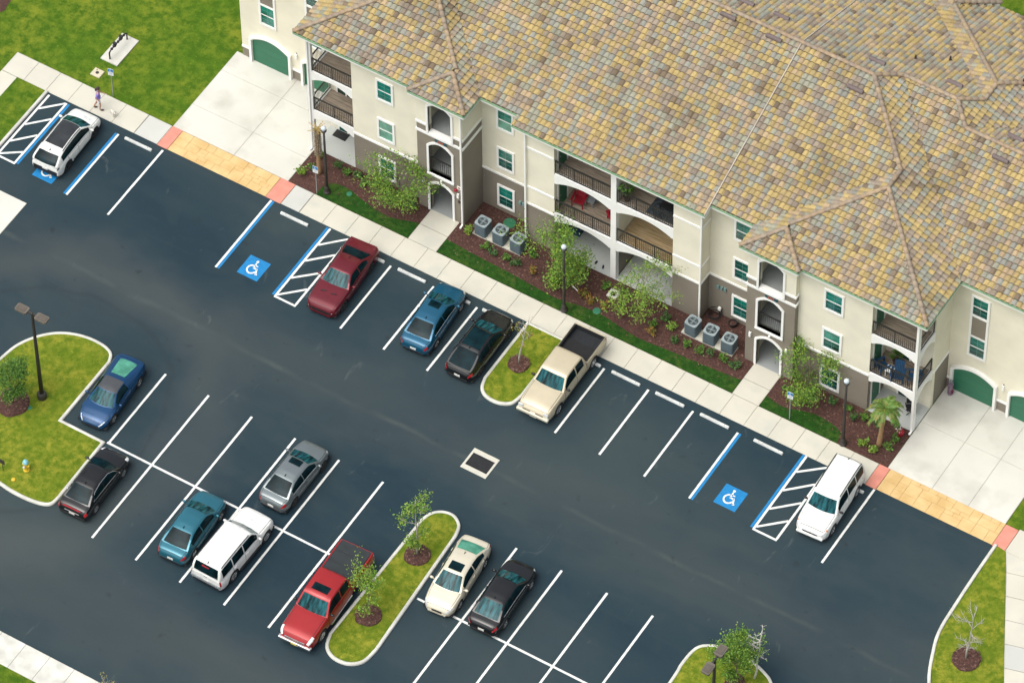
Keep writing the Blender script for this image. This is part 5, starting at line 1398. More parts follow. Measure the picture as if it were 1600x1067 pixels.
def post_lamp(x, y, label):
    o = empty('post_lamp', (x, y, 0.03)); tag(o, label, 'lamp post', 'walkway lamp posts by the building')
    MB().lathe([(.21, 0), (.21, .10), (.15, .18), (.13, .45), (.085, .55)], seg=14).build('base', M_DKMETAL, o, smooth=False)
    MB().lathe([(.085, .5), (.075, 2.5), (.06, 5.1)], seg=12).build('pole', M_DKMETAL, o, smooth=True)
    MB().lathe([(.06, 5.05), (.16, 5.14), (.17, 5.22), (.13, 5.25)], seg=14).build('collar', M_DKMETAL, o)
    MB().ball((0, 0, 5.36), .155, 14, 10).build('globe', mat('globe_white', (.50, .57, .60), .25, .03, 4, spec=.6), o, smooth=True)
post_lamp(-3.88, 2.24, 'dark lamp post with round white globe standing before the centre patio')
post_lamp(-19.20, 2.52, 'dark lamp post with round white globe beside the pruned palm trunk')
post_lamp(13.32, 2.22, 'dark lamp post with round white globe beside the leafy palm')
def lot_lamp(x, y, z, label, along):
    o = empty('parking_lamp', (x, y, z)); tag(o, label, 'lamp post', 'twin headed parking lot lamps')
    MB().lathe([(.26, 0), (.26, .34), (.22, .40), (.10, .42)], seg=16).build('base', M_DKMETAL, o)
    MB().lathe([(.12, .38), (.10, 3.5), (.075, 7.15), (.06, 7.2)], seg=14).build('pole', M_DKMETAL, o, smooth=True)
    for sg in (-1, 1):
        rz = 0 if along == 'x' else math.pi / 2
        h = MB(); s = sg
        pts = [(s * .26, -.19), (s * .36, -.24), (s * .92, -.24), (s * .98, -.18), (s * .98, .18), (s * .92, .24), (s * .36, .24), (s * .26, .19)]
        h.prism(pts, 7.06, 7.18)
        hd = h.build('lamp_head', M_LAMPHEAD, o, rz=rz)
        MB().box(min(s * .40, s * .90), max(s * .40, s * .90), -.17, .17, 7.181, 7.205).build('driver_cover', mat('lamp_cover', (.085, .072, .056), .6, .1, 4), hd)
        MB().box(min(0, s * .30), max(0, s * .30), -.05, .05, 7.08, 7.16).build('arm', M_DKMETAL, hd)
lot_lamp(-24.38, -17.24, .1, 'tall bronze parking lamp with twin flat heads on the corner island', 'x')
lot_lamp(17.02, -17.62, .1, 'tall bronze parking lamp with twin flat heads at the bottom edge of the picture', 'y')

def accessible_sign(x, y, label, rz=0.0, h=2.35):
    o = empty('accessible_parking_sign', (x, y, .03), rz); tag(o, label, 'sign', 'accessible parking signs')
    MB().tube([(0, 0, 0), (0, 0, h - .05)], .032, 8).build('post', M_STEEL, o)
    pl = MB().box(-.16, .16, -.045, -.033, h - .56, h - .03).build('sign_plate', mat('sign_white', (.70, .73, .74), .5, .03), o)
    MB().box(-.15, .15, -.049, -.0455, h - .28, h - .045).build('blue_field', mat('sign_blue', (.0, .16, .42), .5, .03), pl)
    s = MB(); s.ball((-.02, -.052, h - .09), (.022, .004, .022), 8, 5); s.box(-.03, -.012, -.053, -.0495, h - .19, h - .11); s.box(-.03, .04, -.053, -.0495, h - .20, h - .182); s.box(.028, .045, -.053, -.0495, h - .25, h - .19); s.box(-.07, -.055, -.053, -.0495, h - .24, h - .17); s.box(-.07, .01, -.053, -.0495, h - .255, h - .24)
    s.build('wheelchair_mark', mat('sign_white', (.70, .73, .74), .5, .03), pl)
    t = MB()
    for k, (a, b) in enumerate(((-.11, .11), (-.09, .09), (-.11, .10))): t.box(a, b, -.0485, -.0455, h - .36 - k * .06, h - .345 - k * .06)
    t.build('small_print', M_GREYP, pl)
accessible_sign(-33.06, 2.16, 'blue and white accessible parking sign on the lawn behind the walking person', 0.25)
accessible_sign(-19.62, 2.16, 'blue and white accessible parking sign in front of the pruned palm trunk', 0.1)
accessible_sign(10.10, 2.18, 'blue and white accessible parking sign on the grass near the second stair tower', 0.1)

def hydrant(x, y):
    o = empty('fire_hydrant', (x, y, .1)); tag(o, 'yellow fire hydrant with pale blue bonnet on the corner island', 'hydrant'); MY = mat('hydrant_yellow', (.62, .42, .03), .5, .08, 5)
    MB().lathe([(.17, 0), (.17, .06), (.12, .07), (.12, .55), (.15, .56), (.15, .62)], seg=14).build('barrel', MY, o)
    b = MB(); b.lathe([(.16, .62), (.155, .68), (.11, .78), (.04, .83), (.035, .88)], seg=14); b.build('bonnet', mat('bonnet_blue', (.22, .50, .58), .5, .08, 5), o)
    for px, py in ((.16, 0), (-.16, 0), (0, -.18)):
        n = MB(); n.ball((px, py, .42), .075, 8, 6); n.build('outlet', MY if py == 0 else mat('outlet_white', (.6, .6, .55), .5), o)
hydrant(-22.35, -21.62)
o = MB().lathe([(.11, 0), (.11, .07), (.05, .10)], (0, 0, 0), 12).build('valve_cap', mat('valve_yellow', (.62, .40, .03), .5, .1, 5), None, loc=(-22.55, -22.52, .1)); tag(o, 'small yellow valve cap in the grass beside the hydrant', 'valve cap')
o = empty('yard_sign', (-23.35, -22.30, .1)); tag(o, 'small dark stake sign on the grass beyond the hydrant', 'sign')
MB().box(-.015, .015, -.015, .015, 0, .95).build('stake', M_DKMETAL, o); MB().box(-.16, .16, -.02, .0, .62, .98).build('sign_board', M_DKMETAL, o)
def flush_lid(x, y, r, z, label):
    o = MB().lathe([(r, -.01), (r, .012), (r * .9, .02), (r * .2, .024)], seg=16).build('utility_lid', mat('lid_green', (.02, .14, .07), .6, .1, 4), None, loc=(x, y, z)); tag(o, label, 'utility lid', 'green utility lids in the planting')
flush_lid(-9.55, 5.85, .36, .02, 'green oval utility lid in the mulch behind the first row of cooling units'); flush_lid(-2.35, 3.10, .22, .037, 'green round utility lid in the grass strip before the centre patio')
flush_lid(-18.1, 3.05, .16, .037, 'pale green irrigation lid in the grass near the pruned palm'); flush_lid(-24.55, -18.15, .13, .102, 'small green irrigation lid beside the tall corner lamp')
o = empty('catch_basin', (-2.18, 4.55, .012)); tag(o, 'white square yard drain in the mulch under the thin young tree', 'drain')
b = MB()
for a in ((-.28, .28, -.28, -.15), (-.28, .28, .15, .28), (-.28, -.15, -.15, .15), (.15, .28, -.15, .15)): b.box(*a, 0, .09)
b.build('frame', M_KERB, o); MB().box(-.15, .15, -.15, .15, 0, .05).build('grate', M_UNDER, o)
o = MB().tube([(-.28, .10, .03), (.28, -.10, .03)], .03, 8).build('drain_pipe', M_WHITE, None, loc=(-4.05, 3.78, .02)); tag(o, 'short white plastic pipe lying in the mulch beside the centre lamp post', 'pipe')

def backflow(x, y):
    pad = MB().box(-.56, .56, -1.08, 1.08, -.03, .06).build('concrete_pad', M_DRIVE, None, loc=(x, y, 0)); tag(pad, 'white rectangular concrete pad on the lawn under a pipe assembly', 'pad')
    o = empty('backflow_preventer', (x - .06, y - .02, .06)); tag(o, 'dark pipe assembly with two valves standing on the white lawn pad', 'pipe valve')
    MB().tube([(0, -.85, 0), (0, -.85, .50), (0, -.70, .60), (0, .70, .60), (0, .85, .50), (0, .85, 0)], .045, 8).build('pipe', M_BLACK, o, smooth=True)
    for yy in (-.32, .28):
        v = MB(); v.ball((0, yy, .62), (.11, .16, .11), 10, 7); v.lathe([(.05, .62), (.05, .80), (.11, .81), (.11, .83)], (0, yy, 0), 10); v.build('valve', M_BLACK, o)
    for yy in (-.6, .02, .58): MB().lathe([(.08, -.03), (.08, .03)], (0, 0, 0), 10).build('flange', M_BLACK, o, loc=(0, yy, .60)).rotation_euler = (math.pi / 2, 0, 0)
backflow(-34.68, 5.17)
o = empty('meter_box', (-34.78, 3.11, 0)); tag(o, 'small square concrete meter box with dark round lid on the lawn', 'meter box')
MB().box(-.30, .30, -.27, .27, -.03, .05).build('collar', mat('concrete_tan', (.50, .46, .33), .85, .06, 2), o); MB().lathe([(.10, .05), (.10, .062)], (0, 0, 0), 14).build('lid', M_DKMETAL, o); MB().ball((-.12, .16, .06), .03).build('knob', M_DKMETAL, o)

def ac_unit(x, y, label, rz):
    o = empty('cooling_unit', (x, y, .10), rz); tag(o, label, 'cooling unit', 'grey cooling units on concrete pads'); w = .36; h = .86
    pts = []
    for cx, cy, a0 in ((w - .09, w - .09, 0), (-w + .09, w - .09, 90), (-w + .09, -w + .09, 180), (w - .09, -w + .09, 270)):
        for k in range(4): a = R(a0 + k * 30); pts.append((cx + .09 * math.cos(a), cy + .09 * math.sin(a)))
    MB().prism(pts, 0, h).build('casing', M_AC, o)
    lv = MB()
    for k in range(14): lv.prism([(p[0] * 1.012, p[1] * 1.012) for p in pts], .06 + k * .056, .085 + k * .056)
    tag(lv.build('louvres', M_AC, o), kind='stuff')
    n = len(pts); inn = [(.27 * math.cos(2 * math.pi * i / 32), .27 * math.sin(2 * math.pi * i / 32)) for i in range(32)]
    rim = MB(); ring = [(p[0] * 1.03, p[1] * 1.03) for p in pts]
    rows = []
    for i in range(33):
        a = 2 * math.pi * i / 32; c, s_ = math.cos(a), math.sin(a); k = min(w * 1.02 / max(abs(c), 1e-6), w * 1.02 / max(abs(s_), 1e-6)); k = min(k, w * 1.30)
        rows.append([(c * k, s_ * k, h - .02), (c * k, s_ * k, h + .035), (c * .29, s_ * .29, h + .045), (c * .275, s_ * .275, h - .03)])
    rim.grid(rows, flip=False); rim.build('top_rim', M_ACTOP, o)
    MB().lathe([(.275, h + .001), (.01, h + .001)], seg=20).build('fan_well', M_UNDER, o)
    fan = MB()
    for k in range(4):
        a = k * math.pi / 2 + rz; q = []
        for (r_, t, zz) in ((.06, -.25, .012), (.25, -.32, .018), (.25, .32, .035), (.06, .25, .025)): q.append((r_ * math.cos(a + t), r_ * math.sin(a + t), h + zz))
        fan.add(q, [(0, 1, 2, 3), (3, 2, 1, 0)])
    fan.lathe([(.07, h + .01), (.06, h + .05)], seg=10); fan.build('fan', mat('fan_grey', (.13, .17, .18), .5, .2, 4), o)
    gr = MB()
    for r_ in (.10, .17, .24): gr.tube([(r_ * math.cos(2 * math.pi * i / 20), r_ * math.sin(2 * math.pi * i / 20), h + .055) for i in range(21)], .006, 4, False)
    for k in range(6): a = k * math.pi / 6; gr.tube([(-.28 * math.cos(a), -.28 * math.sin(a), h + .052), (.28 * math.cos(a), .28 * math.sin(a), h + .052)], .005, 4, False)
    gr.build('fan_guard', M_ACTOP, o)
for x0, nm in ((-10.42, 'first stair tower'), (2.78, 'second stair tower')):
    pd = MB().box(-1.55 if x0 < 0 else -1.6, 1.48 if x0 < 0 else 1.55, -.33, .36, -.02, .10).build('equipment_pad', M_CONC, None, loc=((-9.35 if x0 < 0 else 3.85), 4.52, 0)); tag(pd, 'long concrete pad under three cooling units beside the ' + nm, 'pad')
    for k in range(3):
        wh = (('closest to', 'in the middle of the three beside', 'farthest from') if x0 < 0 else ('farthest from', 'in the middle of the three beside', 'closest to'))[k]
        ac_unit(x0 + k * 1.12, 4.55, 'grey fan topped cooling unit ' + wh + ' the ' + nm, random.uniform(-.05, .05))

# ------------------------------------------------------------------ balcony and patio furniture
def lounge_chair(x, y, z, rz, m, label, name='lounge_chair'):
    o = empty(name, (x, y, z), rz); tag(o, label, 'chair')
    s = MB()
    for k in range(5): s.box(-.25 + k * .102, -.25 + k * .102 + .09, -.28, .25, .34, .37)
    s.build('seat', m, o)
    for k in range(6):
        a = -.26 + k * .088; h = .62 + .10 * math.sin(math.pi * (k + .5) / 6); mb = MB(); y0, y1, z0, z1 = .22, .46, .34, .34 + h
        mb.add([(a, y0, z0), (a + .08, y0, z0), (a + .08, y1, z1), (a, y1, z1), (a, y0 + .03, z0), (a + .08, y0 + .03, z0), (a + .08, y1 + .03, z1), (a, y1 + .03, z1)], [(0, 1, 2, 3), (7, 6, 5, 4), (0, 4, 5, 1), (1, 5, 6, 2), (2, 6, 7, 3), (3, 7, 4, 0)]); mb.build('back_slat', m, o)
    for sg in (-1, 1):
        MB().box(min(sg * .27, sg * .40), max(sg * .27, sg * .40), -.34, .36, .54, .565).build('arm', m, o)
        MB().box(min(sg * .28, sg * .33), max(sg * .28, sg * .33), -.32, -.25, 0, .54).build('leg', m, o); MB().box(min(sg * .28, sg * .33), max(sg * .28, sg * .33), .22, .29, 0, .54).build('leg', m, o)
def side_table(x, y, z, m, label, w=.26, h=.42, cat='table'):
    o = empty('side_table', (x, y, z)); tag(o, label, cat); MB().box(-w, w, -w, w, h - .03, h).build('table_top', m, o)
    for a in (-1, 1):
        for b in (-1, 1): MB().box(a * (w - .05) - .02, a * (w - .05) + .02, b * (w - .05) - .02, b * (w - .05) + .02, 0, h - .03).build('leg', m, o)
lounge_chair(-5.66, 6.72, F2, 0.15, M_RED, 'red slatted lounge chair on the middle balcony with the green door'); side_table(-5.12, 7.05, F2, M_GREYP, 'small grey table beside the red lounge chair')
lounge_chair(-3.45, 6.75, F2, 0.9, M_RED, 'second red lounge chair half hidden behind the centre post')
def stool(x, y, z, label):
    o = empty('bar_stool', (x, y, z)); tag(o, label, 'stool', 'black stools on the top balcony'); MB().box(-.17, .17, -.17, .17, .58, .62).build('seat', M_BLACK, o)
    for a in (-1, 1):
        for b in (-1, 1): MB().tube([(a * .18, b * .18, 0), (a * .13, b * .13, .58)], .016, 6).build('leg', M_BLACK, o)
    MB().box(-.17, .17, .15, .18, .62, .90).build('backrest', M_BLACK, o)
for k, x in enumerate((-6.1, -5.45, -4.75)): stool(x, 7.15, F3, ORD[k] + ' black stool from the green door on the top centre balcony')
o = MB().box(-.85, .85, -.65, .65, 0, .012).build('rug', M_RUG, None, loc=(-.15, 6.45, F3)); tag(o, 'dark blue patterned rug on the top centre balcony', 'rug')
side_table(-.1, 6.6, F3 + .014, M_BLACK, 'black low table on the dark rug of the top balcony', .34, .40)
def leaves(mb, pts, size, cols, up=.4):
    for p in pts:
        d = Vector((random.gauss(0, 1), random.gauss(0, 1), random.gauss(0, 1) * .6 + up)).normalized(); e = d.cross(Vector((random.gauss(0, 1), random.gauss(0, 1), random.gauss(0, 1)))).normalized()
        s = size * random.uniform(.6, 1.25); p = Vector(p); f = d.cross(e) * .12 * s; mb.cc = random.choice(cols); j = random.uniform(.8, 1.2); mb.cc = tuple(c * j for c in mb.cc)
        mb.add([p - d * s * .5, p + e * s * .3 + f, p + d * s * .5, p - e * s * .3 + f], [(0, 1, 2, 3)])
GREENS = [(.055, .150, .012), (.075, .185, .016), (.040, .110, .012), (.115, .210, .020)]
YGREEN = [(.135, .270, .020), (.175, .300, .024), (.095, .210, .016), (.220, .300, .034)]
DKGREEN = [(.020, .075, .014), (.030, .095, .016), (.045, .120, .018), (.065, .140, .020)]
def potted_plant(x, y, z, label, h=.9, spread=.35, n=130):
    o = empty('potted_plant', (x, y, z)); tag(o, label, 'plant'); MB().lathe([(.13, 0), (.19, .30), (.21, .31), (.21, .34), (.17, .34), (.16, .28)], seg=14).build('pot', M_TERRA, o)
    mb = MB(); stems = MB()
    for k in range(14):
        a = random.uniform(0, 6.28); q = [(0, 0, .3)]; L = random.uniform(.6, 1.0)
        for i in range(1, 5): t = i / 4; q.append((math.cos(a) * spread * t * t * L, math.sin(a) * spread * t * t * L, .3 + (h - .3) * t * L))
        stems.tube(q, .008, 4, False); leaves(mb, [tuple(Vector(q[-1]) + Vector((random.gauss(0, .07), random.gauss(0, .07), random.gauss(0, .09)))) for _ in range(n // 14)], .17, DKGREEN + GREENS)
    stems.build('stem', M_BARK, o); mb.build('foliage', M_LEAF, o, attr='leafcol')
potted_plant(-2.25, 5.98, F3, 'tall leafy potted plant in the corner of the top balcony by the centre post', 1.35, .38, 170)
potted_plant(14.15, 6.10, F2, 'bushy potted plant on the middle corner balcony with blue chairs', .85, .35, 200)
for x, y, r, lb in ((13.75, 5.35, 2.6, 'blue chair nearest the green door on the middle corner balcony'), (14.75, 5.25, .3, 'blue chair in the middle of the middle corner balcony'), (15.55, 5.55, -1.2, 'blue chair beside the corner post on the middle balcony')):
    lounge_chair(x, y, F2, r, M_BLUEC, lb, 'patio_chair')
side_table(14.25, 5.28, F2, M_WHITE, 'white topped small table between the blue balcony chairs', .22, .50)
o = MB().ball((0, 0, .24), .24, 14, 10).build('exercise_ball', M_RED, None, smooth=True, loc=(14.15, 5.65, .035)); tag(o, 'red round ball on the ground patio behind the leafy palm', 'ball')
def office_chair(x, y, z, label):
    o = empty('office_chair', (x, y, z), .6); tag(o, label, 'chair'); b = MB()
    for k in range(5): a = k * 1.257; b.tube([(0, 0, .10), (.30 * math.cos(a), .30 * math.sin(a), .06)], .025, 6)
    b.build('base', M_BLACK, o); MB().tube([(0, 0, .1), (0, 0, .42)], .03, 8).build('column', M_BLACK, o); q = MB().box(-.24, .24, -.24, .24, .42, .50).build('seat', M_BLACK, o); bevel(q, .03, 2)
    q = MB().box(-.22, .22, .20, .27, .55, 1.05).build('backrest', M_BLACK, o); bevel(q, .03, 2)
    for s in (-1, 1): MB().box(s * .27 - .025, s * .27 + .025, -.12, .18, .66, .70).build('armrest', M_BLACK, o)
office_chair(15.35, 5.85, .035, 'black swivel chair on the ground corner patio')
o = empty('storage_bin', (-6.1, 7.2, .035)); tag(o, 'blue storage bin at the back of the ground centre patio', 'bin'); q = MB().box(-.3, .3, -.22, .22, 0, .55).build('tub', M_BLUEC, o); MB().box(-.32, .32, -.24, .24, .55, .60).build('lid', M_BLUEC, o)
for k, (x, y) in enumerate(((-4.10, 5.92), (-3.62, 5.85))):
    o = empty('door_shoe', (x, y, .035), .4 * k); tag(o, ('dark shoe farther from' if k == 0 else 'dark shoe nearer to') + ' the centre post on the ground patio', 'shoe', 'shoes on the patio')
    MB().ball((0, 0, .05), (.055, .13, .05), 10, 6).build('upper', M_BLACK, o, smooth=True); MB().box(-.05, .05, -.13, .13, 0, .025).build('sole', M_GREYP, o)
o = MB().box(-.42, .42, -.26, .26, 0, .02).build('door_mat', M_BLACK, None, loc=(-20.75, 6.33, .036)); tag(o, 'black rectangular mat on the ground corner patio behind the pruned palm', 'mat')
o = empty('golf_bag', (16.52, 8.05, .032), .2); tag(o, 'patterned golf bag leaning in the corner beside the garage door', 'bag'); MP = mat('bag_plaid', (.10, .06, .10), .8, .6, 12, col2=(.28, .20, .26))
MB().lathe([(.13, 0), (.15, .08), (.14, .75), (.16, .80), (.16, .85), (.12, .85)], seg=12).build('body', MP, o); MB().ball((.12, -.08, .35), (.09, .08, .18), 10, 7).build('pocket', mat('bag_maroon', (.12, .02, .04), .8), o)
for k in range(6): a = k * 1.05; q = MB().tube([(.06 * math.cos(a), .06 * math.sin(a), .8), (.09 * math.cos(a), .09 * math.sin(a), 1.05)], .012, 5); q.ball((.09 * math.cos(a), .09 * math.sin(a), 1.07), .04, 8, 5); q.build('club', M_GREYP, o)
o = empty('flower_pot', (15.62, 4.30, .012)); tag(o, 'red flower pot with white blossom in the mulch by the corner post', 'pot'); MB().lathe([(.13, 0), (.19, .26), (.20, .27), (.20, .30), (.16, .30)], seg=14).build('pot', M_RED, o)
mb = MB(); leaves(mb, [(random.gauss(-.1, .09), random.gauss(0, .09), .38 + random.gauss(0, .07)) for _ in range(60)], .10, [(.7, .7, .68), (.5, .1, .1), (.1, .2, .04)]); mb.build('blossom', M_LEAF, o, attr='leafcol')
o = MB().tube([(.25 * math.cos(i * .5) * (1 + .02 * i), .25 * math.sin(i * .5) * (1 + .02 * i), .03 + .012 * i) for i in range(38)], .02, 6).build('garden_hose', M_BLACK, None, loc=(3.25, 6.05, .012)); tag(o, 'coiled black garden hose in the mulch corner by the second cooling units', 'hose')
o = empty('hose_tap', (3.42, 6.25, .012)); tag(o, 'white tap box on a post in the mulch corner beside the hose', 'tap'); MB().box(-.03, .03, -.03, .03, 0, .6).build('post', M_DKMETAL, o); MB().box(-.08, .08, -.08, .06, .55, .72).build('box', M_WHITE, o)
o = empty('garden_pot', (4.35, 6.05, .012)); tag(o, 'black garden pot against the wall under the lower window', 'pot'); MB().lathe([(.16, 0), (.22, .22), (.24, .23), (.24, .27), (.20, .27), (.18, .2)], seg=14).build('tub', M_BLACK, o); MB().lathe([(.19, .2), (.02, .22)], seg=14).build('soil', M_MULCH, o)

# ------------------------------------------------------------------ trees, palms, shrubs
def tree(x, y, z, label, H, rad, nleaf, cols, seed, stems=1, lean=(0, 0), leaf=.15, base=.32, bark=None, name='young_tree', cat='tree', group=None, sub=5, clump=.2, spread=1.0):
    st = random.getstate(); random.seed(seed)
    o = empty(name, (x, y, z)); tag(o, label, cat, group); tr = MB(); tips = []; tw = MB()
    for sN in range(stems):
        a0 = 2 * math.pi * sN / max(1, stems) + random.uniform(-.4, .4); top = Vector((lean[0] + (math.cos(a0) * rad * .35 if stems > 1 else 0), lean[1] + (math.sin(a0) * rad * .35 if stems > 1 else 0), H * random.uniform(.82, .95)))
        pts = []; n = 7
        for i in range(n + 1):
            t = i / n; pts.append(Vector((top.x * t ** 1.2 + random.gauss(0, .03), top.y * t ** 1.2 + random.gauss(0, .03), top.z * t)))
        r0 = .055 * (H / 4) / (stems ** .4); tr.tube(pts, [r0 * (1 - .8 * i / n) for i in range(n + 1)], 7); tips.append(pts[-1])
        for k in range(max(4, int(sub * 2.2 / stems ** .5))):
            t = random.uniform(base, .95); i = min(n - 1, int(t * n)); p = pts[i].lerp(pts[i + 1], t * n - i); a = random.uniform(0, 6.28)
            prof = math.sin(math.pi * min(1, max(.08, (t - base * .7) / (1.05 - base * .7)))) ** .6; L = rad * spread * prof * random.uniform(.6, 1.1)
            q = [p]
            for j in range(1, 5): u = j / 4; q.append(p + Vector((math.cos(a) * L * u, math.sin(a) * L * u, L * .55 * u * random.uniform(.8, 1.3) - L * .12 * u * u)))
            tr.tube(q, [r0 * .45 * (1 - .75 * j / 4) for j in range(5)], 5, False); tips += q[2:]
            for b in range(sub):
                u = random.uniform(.3, 1); j = min(3, int(u * 4)); p2 = q[j].lerp(q[j + 1], u * 4 - j); a2 = a + random.uniform(-1.4, 1.4); L2 = L * random.uniform(.25, .5)
                e = p2 + Vector((math.cos(a2) * L2, math.sin(a2) * L2, L2 * random.uniform(.1, .8))); tw.tube([p2, (p2 + e) / 2 + Vector((0, 0, .03)), e], [r0 * .18, r0 * .13, r0 * .06], 4, False); tips += [e, (p2 + e) / 2]
    trunk = tr.build('trunk', bark or M_BARK, o, smooth=True); tag(tw.build('twigs', bark or M_BARK, trunk), kind='stuff')
    if nleaf:
        mb = MB(); P = [t + Vector((random.gauss(0, clump), random.gauss(0, clump), random.gauss(0, clump))) for t in (random.choice(tips) for _ in range(nleaf))]
        leaves(mb, P, leaf, cols); mb.build('crown', M_LEAF, o, attr='leafcol')
    random.setstate(st); return o
tree(-15.35, 3.95, 0, 'multi stemmed young tree hiding the lower window beside the first stair tower', 4.0, 1.75, 5000, YGREEN + YGREEN + GREENS, 11, 4, (.3, .25), .125, .05, clump=.20, spread=1.15, group='young trees in the planting beds')
tree(-5.05, 3.90, 0, 'bushy young tree behind the centre lamp post', 4.3, 1.75, 6500, YGREEN + YGREEN + GREENS, 12, 4, (.1, .2), .125, .05, clump=.21, spread=1.15, group='young trees in the planting beds')
tree(-.60, 3.95, 0, 'thin young tree with bare twigs before the centre patio', 4.2, 1.75, 2600, YGREEN, 13, 4, (.25, .3), .125, .05, clump=.14, spread=1.25, group='young trees in the planting beds')
tree(10.05, 3.95, 0, 'leafy young tree between the second stair tower and the lower window', 3.7, 1.60, 4600, YGREEN + YGREEN + GREENS, 14, 4, (-.1, .2), .125, .05, clump=.20, spread=1.15, group='young trees in the planting beds')
tree(-25.50, -18.35, .1, 'dense round young tree in a mulch ring on the corner island', 3.4, .85, 5500, GREENS, 15, 1, (0, 0), .11, .25, clump=.17)
tree(-1.86, -15.60, .15, 'upright young tree in the upper mulch ring of the long island', 4.8, .95, 1700, YGREEN, 16, 1, (-.25, .3), .12, .22, bark=M_TWIG, clump=.14)
tree(-1.98, -20.15, .15, 'spreading young tree in the lower mulch ring of the long island', 3.5, 1.20, 1700, YGREEN, 17, 1, (-.1, .45), .12, .22, clump=.15)
tree(-3.98, -2.20, .15, 'slender sapling with few yellowing leaves on the island by the beige pickup', 4.6, .65, 130, [(.22, .20, .03), (.13, .18, .03), (.25, .14, .02)], 18, 1, (.55, .25), .12, .45, bark=M_TWIG, sub=3, clump=.10)
tree(25.55, -6.50, .1, 'leafless grey sapling in a mulch ring on the verge', 4.3, 1.1, 0, YGREEN, 19, 1, (.15, .1), .1, .18, bark=M_TWIG, sub=7)
tree(16.20, -13.95, .12, 'round green young tree beside the twin headed lamp at the bottom edge', 3.9, 1.25, 7500, GREENS + YGREEN, 20, 1, (.15, .1), .11, .15, clump=.18)
tree(16.95, -13.15, .1, 'small bare white branched sapling behind the round green tree', 4.6, .75, 0, YGREEN, 21, 1, (.2, .15), .1, .3, bark=mat('twig_white', (.55, .53, .48), .9, .15, 9), sub=5)
tree(-10.3, -31.6, .0, 'wispy yellow leaved sapling at the bottom walk', 2.6, .5, 70, [(.30, .26, .03), (.22, .20, .04)], 22, 3, (0, 0), .11, .4, bark=M_TWIG, sub=3, clump=.08)

def shrub(x, y, z, label, r, h, n, cols, seed, leaf=.14):
    st = random.getstate(); random.seed(seed); o = empty('shrub', (x, y, z)); tag(o, label, 'shrub', 'small shrubs in the mulch'); s = MB(); mb = MB()
    for k in range(9):
        a = random.uniform(0, 6.28); L = random.uniform(.5, 1.0); e = Vector((math.cos(a) * r * L, math.sin(a) * r * L, h * random.uniform(.6, 1))); s.tube([(0, 0, 0), tuple(e * .5 + Vector((0, 0, h * .15))), tuple(e)], .010, 4, False)
        leaves(mb, [e * random.uniform(.45, 1.1) + Vector((random.gauss(0, r * .22), random.gauss(0, r * .22), random.gauss(0, h * .14) + .05)) for _ in range(n // 9)], leaf, cols)
    s.build('stem', M_BARK, o); mb.build('foliage', M_LEAF, o, attr='leafcol'); random.setstate(st)
SH = [(-21.05, 2.85, 'yellow'), (-20.75, 3.4, 'green'), (-20.9, 4.35, 'green'), (-19.6, 4.3, 'dark'), (-19.0, 4.15, 'green'), (-18.3, 4.25, 'dark'), (-17.75, 4.0, 'green'), (-17.2, 4.25, 'dark'), (-16.7, 4.3, 'green'), (-14.6, 3.95, 'dark'),
      (-11.05, 4.05, 'yellow'), (-9.75, 3.62, 'green'), (-9.15, 3.50, 'dark'), (-8.35, 3.52, 'green'), (-7.75, 3.55, 'dark'), (-7.2, 4.5, 'green'), (-6.6, 3.5, 'rust'), (-3.55, 3.62, 'rust'), (-2.85, 3.35, 'rust'), (-2.75, 4.75, 'green'), (-2.1, 3.5, 'rust'), (-1.6, 4.8, 'dark'),
      (.75, 3.75, 'green'), (1.15, 4.45, 'dark'), (1.0, 3.2, 'rust'), (1.75, 4.0, 'yellow'), (2.35, 3.45, 'dark'), (3.0, 3.50, 'green'), (3.75, 3.55, 'green'), (4.45, 3.62, 'dark'), (5.15, 3.66, 'green'), (5.9, 3.65, 'dark'),
      (9.1, 3.6, 'green'), (11.6, 4.2, 'dark'), (12.4, 4.3, 'green'), (13.0, 3.9, 'dark'), (13.6, 4.2, 'green'), (14.3, 2.65, 'yellow'), (14.95, 2.5, 'yellow'), (15.55, 3.05, 'green'), (15.6, 3.75, 'green'), (14.35, 4.2, 'dark')]
CC = {'yellow': YGREEN, 'green': GREENS, 'dark': DKGREEN, 'rust': [(.20, .16, .02), (.12, .14, .02), (.28, .13, .02)]}
CN = {'yellow': 'light yellow green', 'green': 'mid green', 'dark': 'dark green', 'rust': 'rusty yellow'}
ZN = [(-19.3, 'by the pruned palm'), (-14, 'in the bed under the first wing windows'), (-6.9, 'in front of the cooling units by the first stair tower'), (-1.2, 'in the bed around the centre lamp post'), (2.0, 'in the bed before the centre patio end'), (6.5, 'in front of the cooling units by the second stair tower'), (13.2, 'in the bed under the second wing windows'), (99, 'around the leafy palm')]
cnt = {}
for k, (x, y, c) in enumerate(SH):
    zn = next(t for lim, t in ZN if x < lim); i = cnt.get((zn, c), 0); cnt[(zn, c)] = i + 1
    shrub(x, y, .012, '%s %s shrub %s' % (ORD[i], CN[c], zn), random.uniform(.20, .34), random.uniform(.34, .56), 120, CC[c], 100 + k)

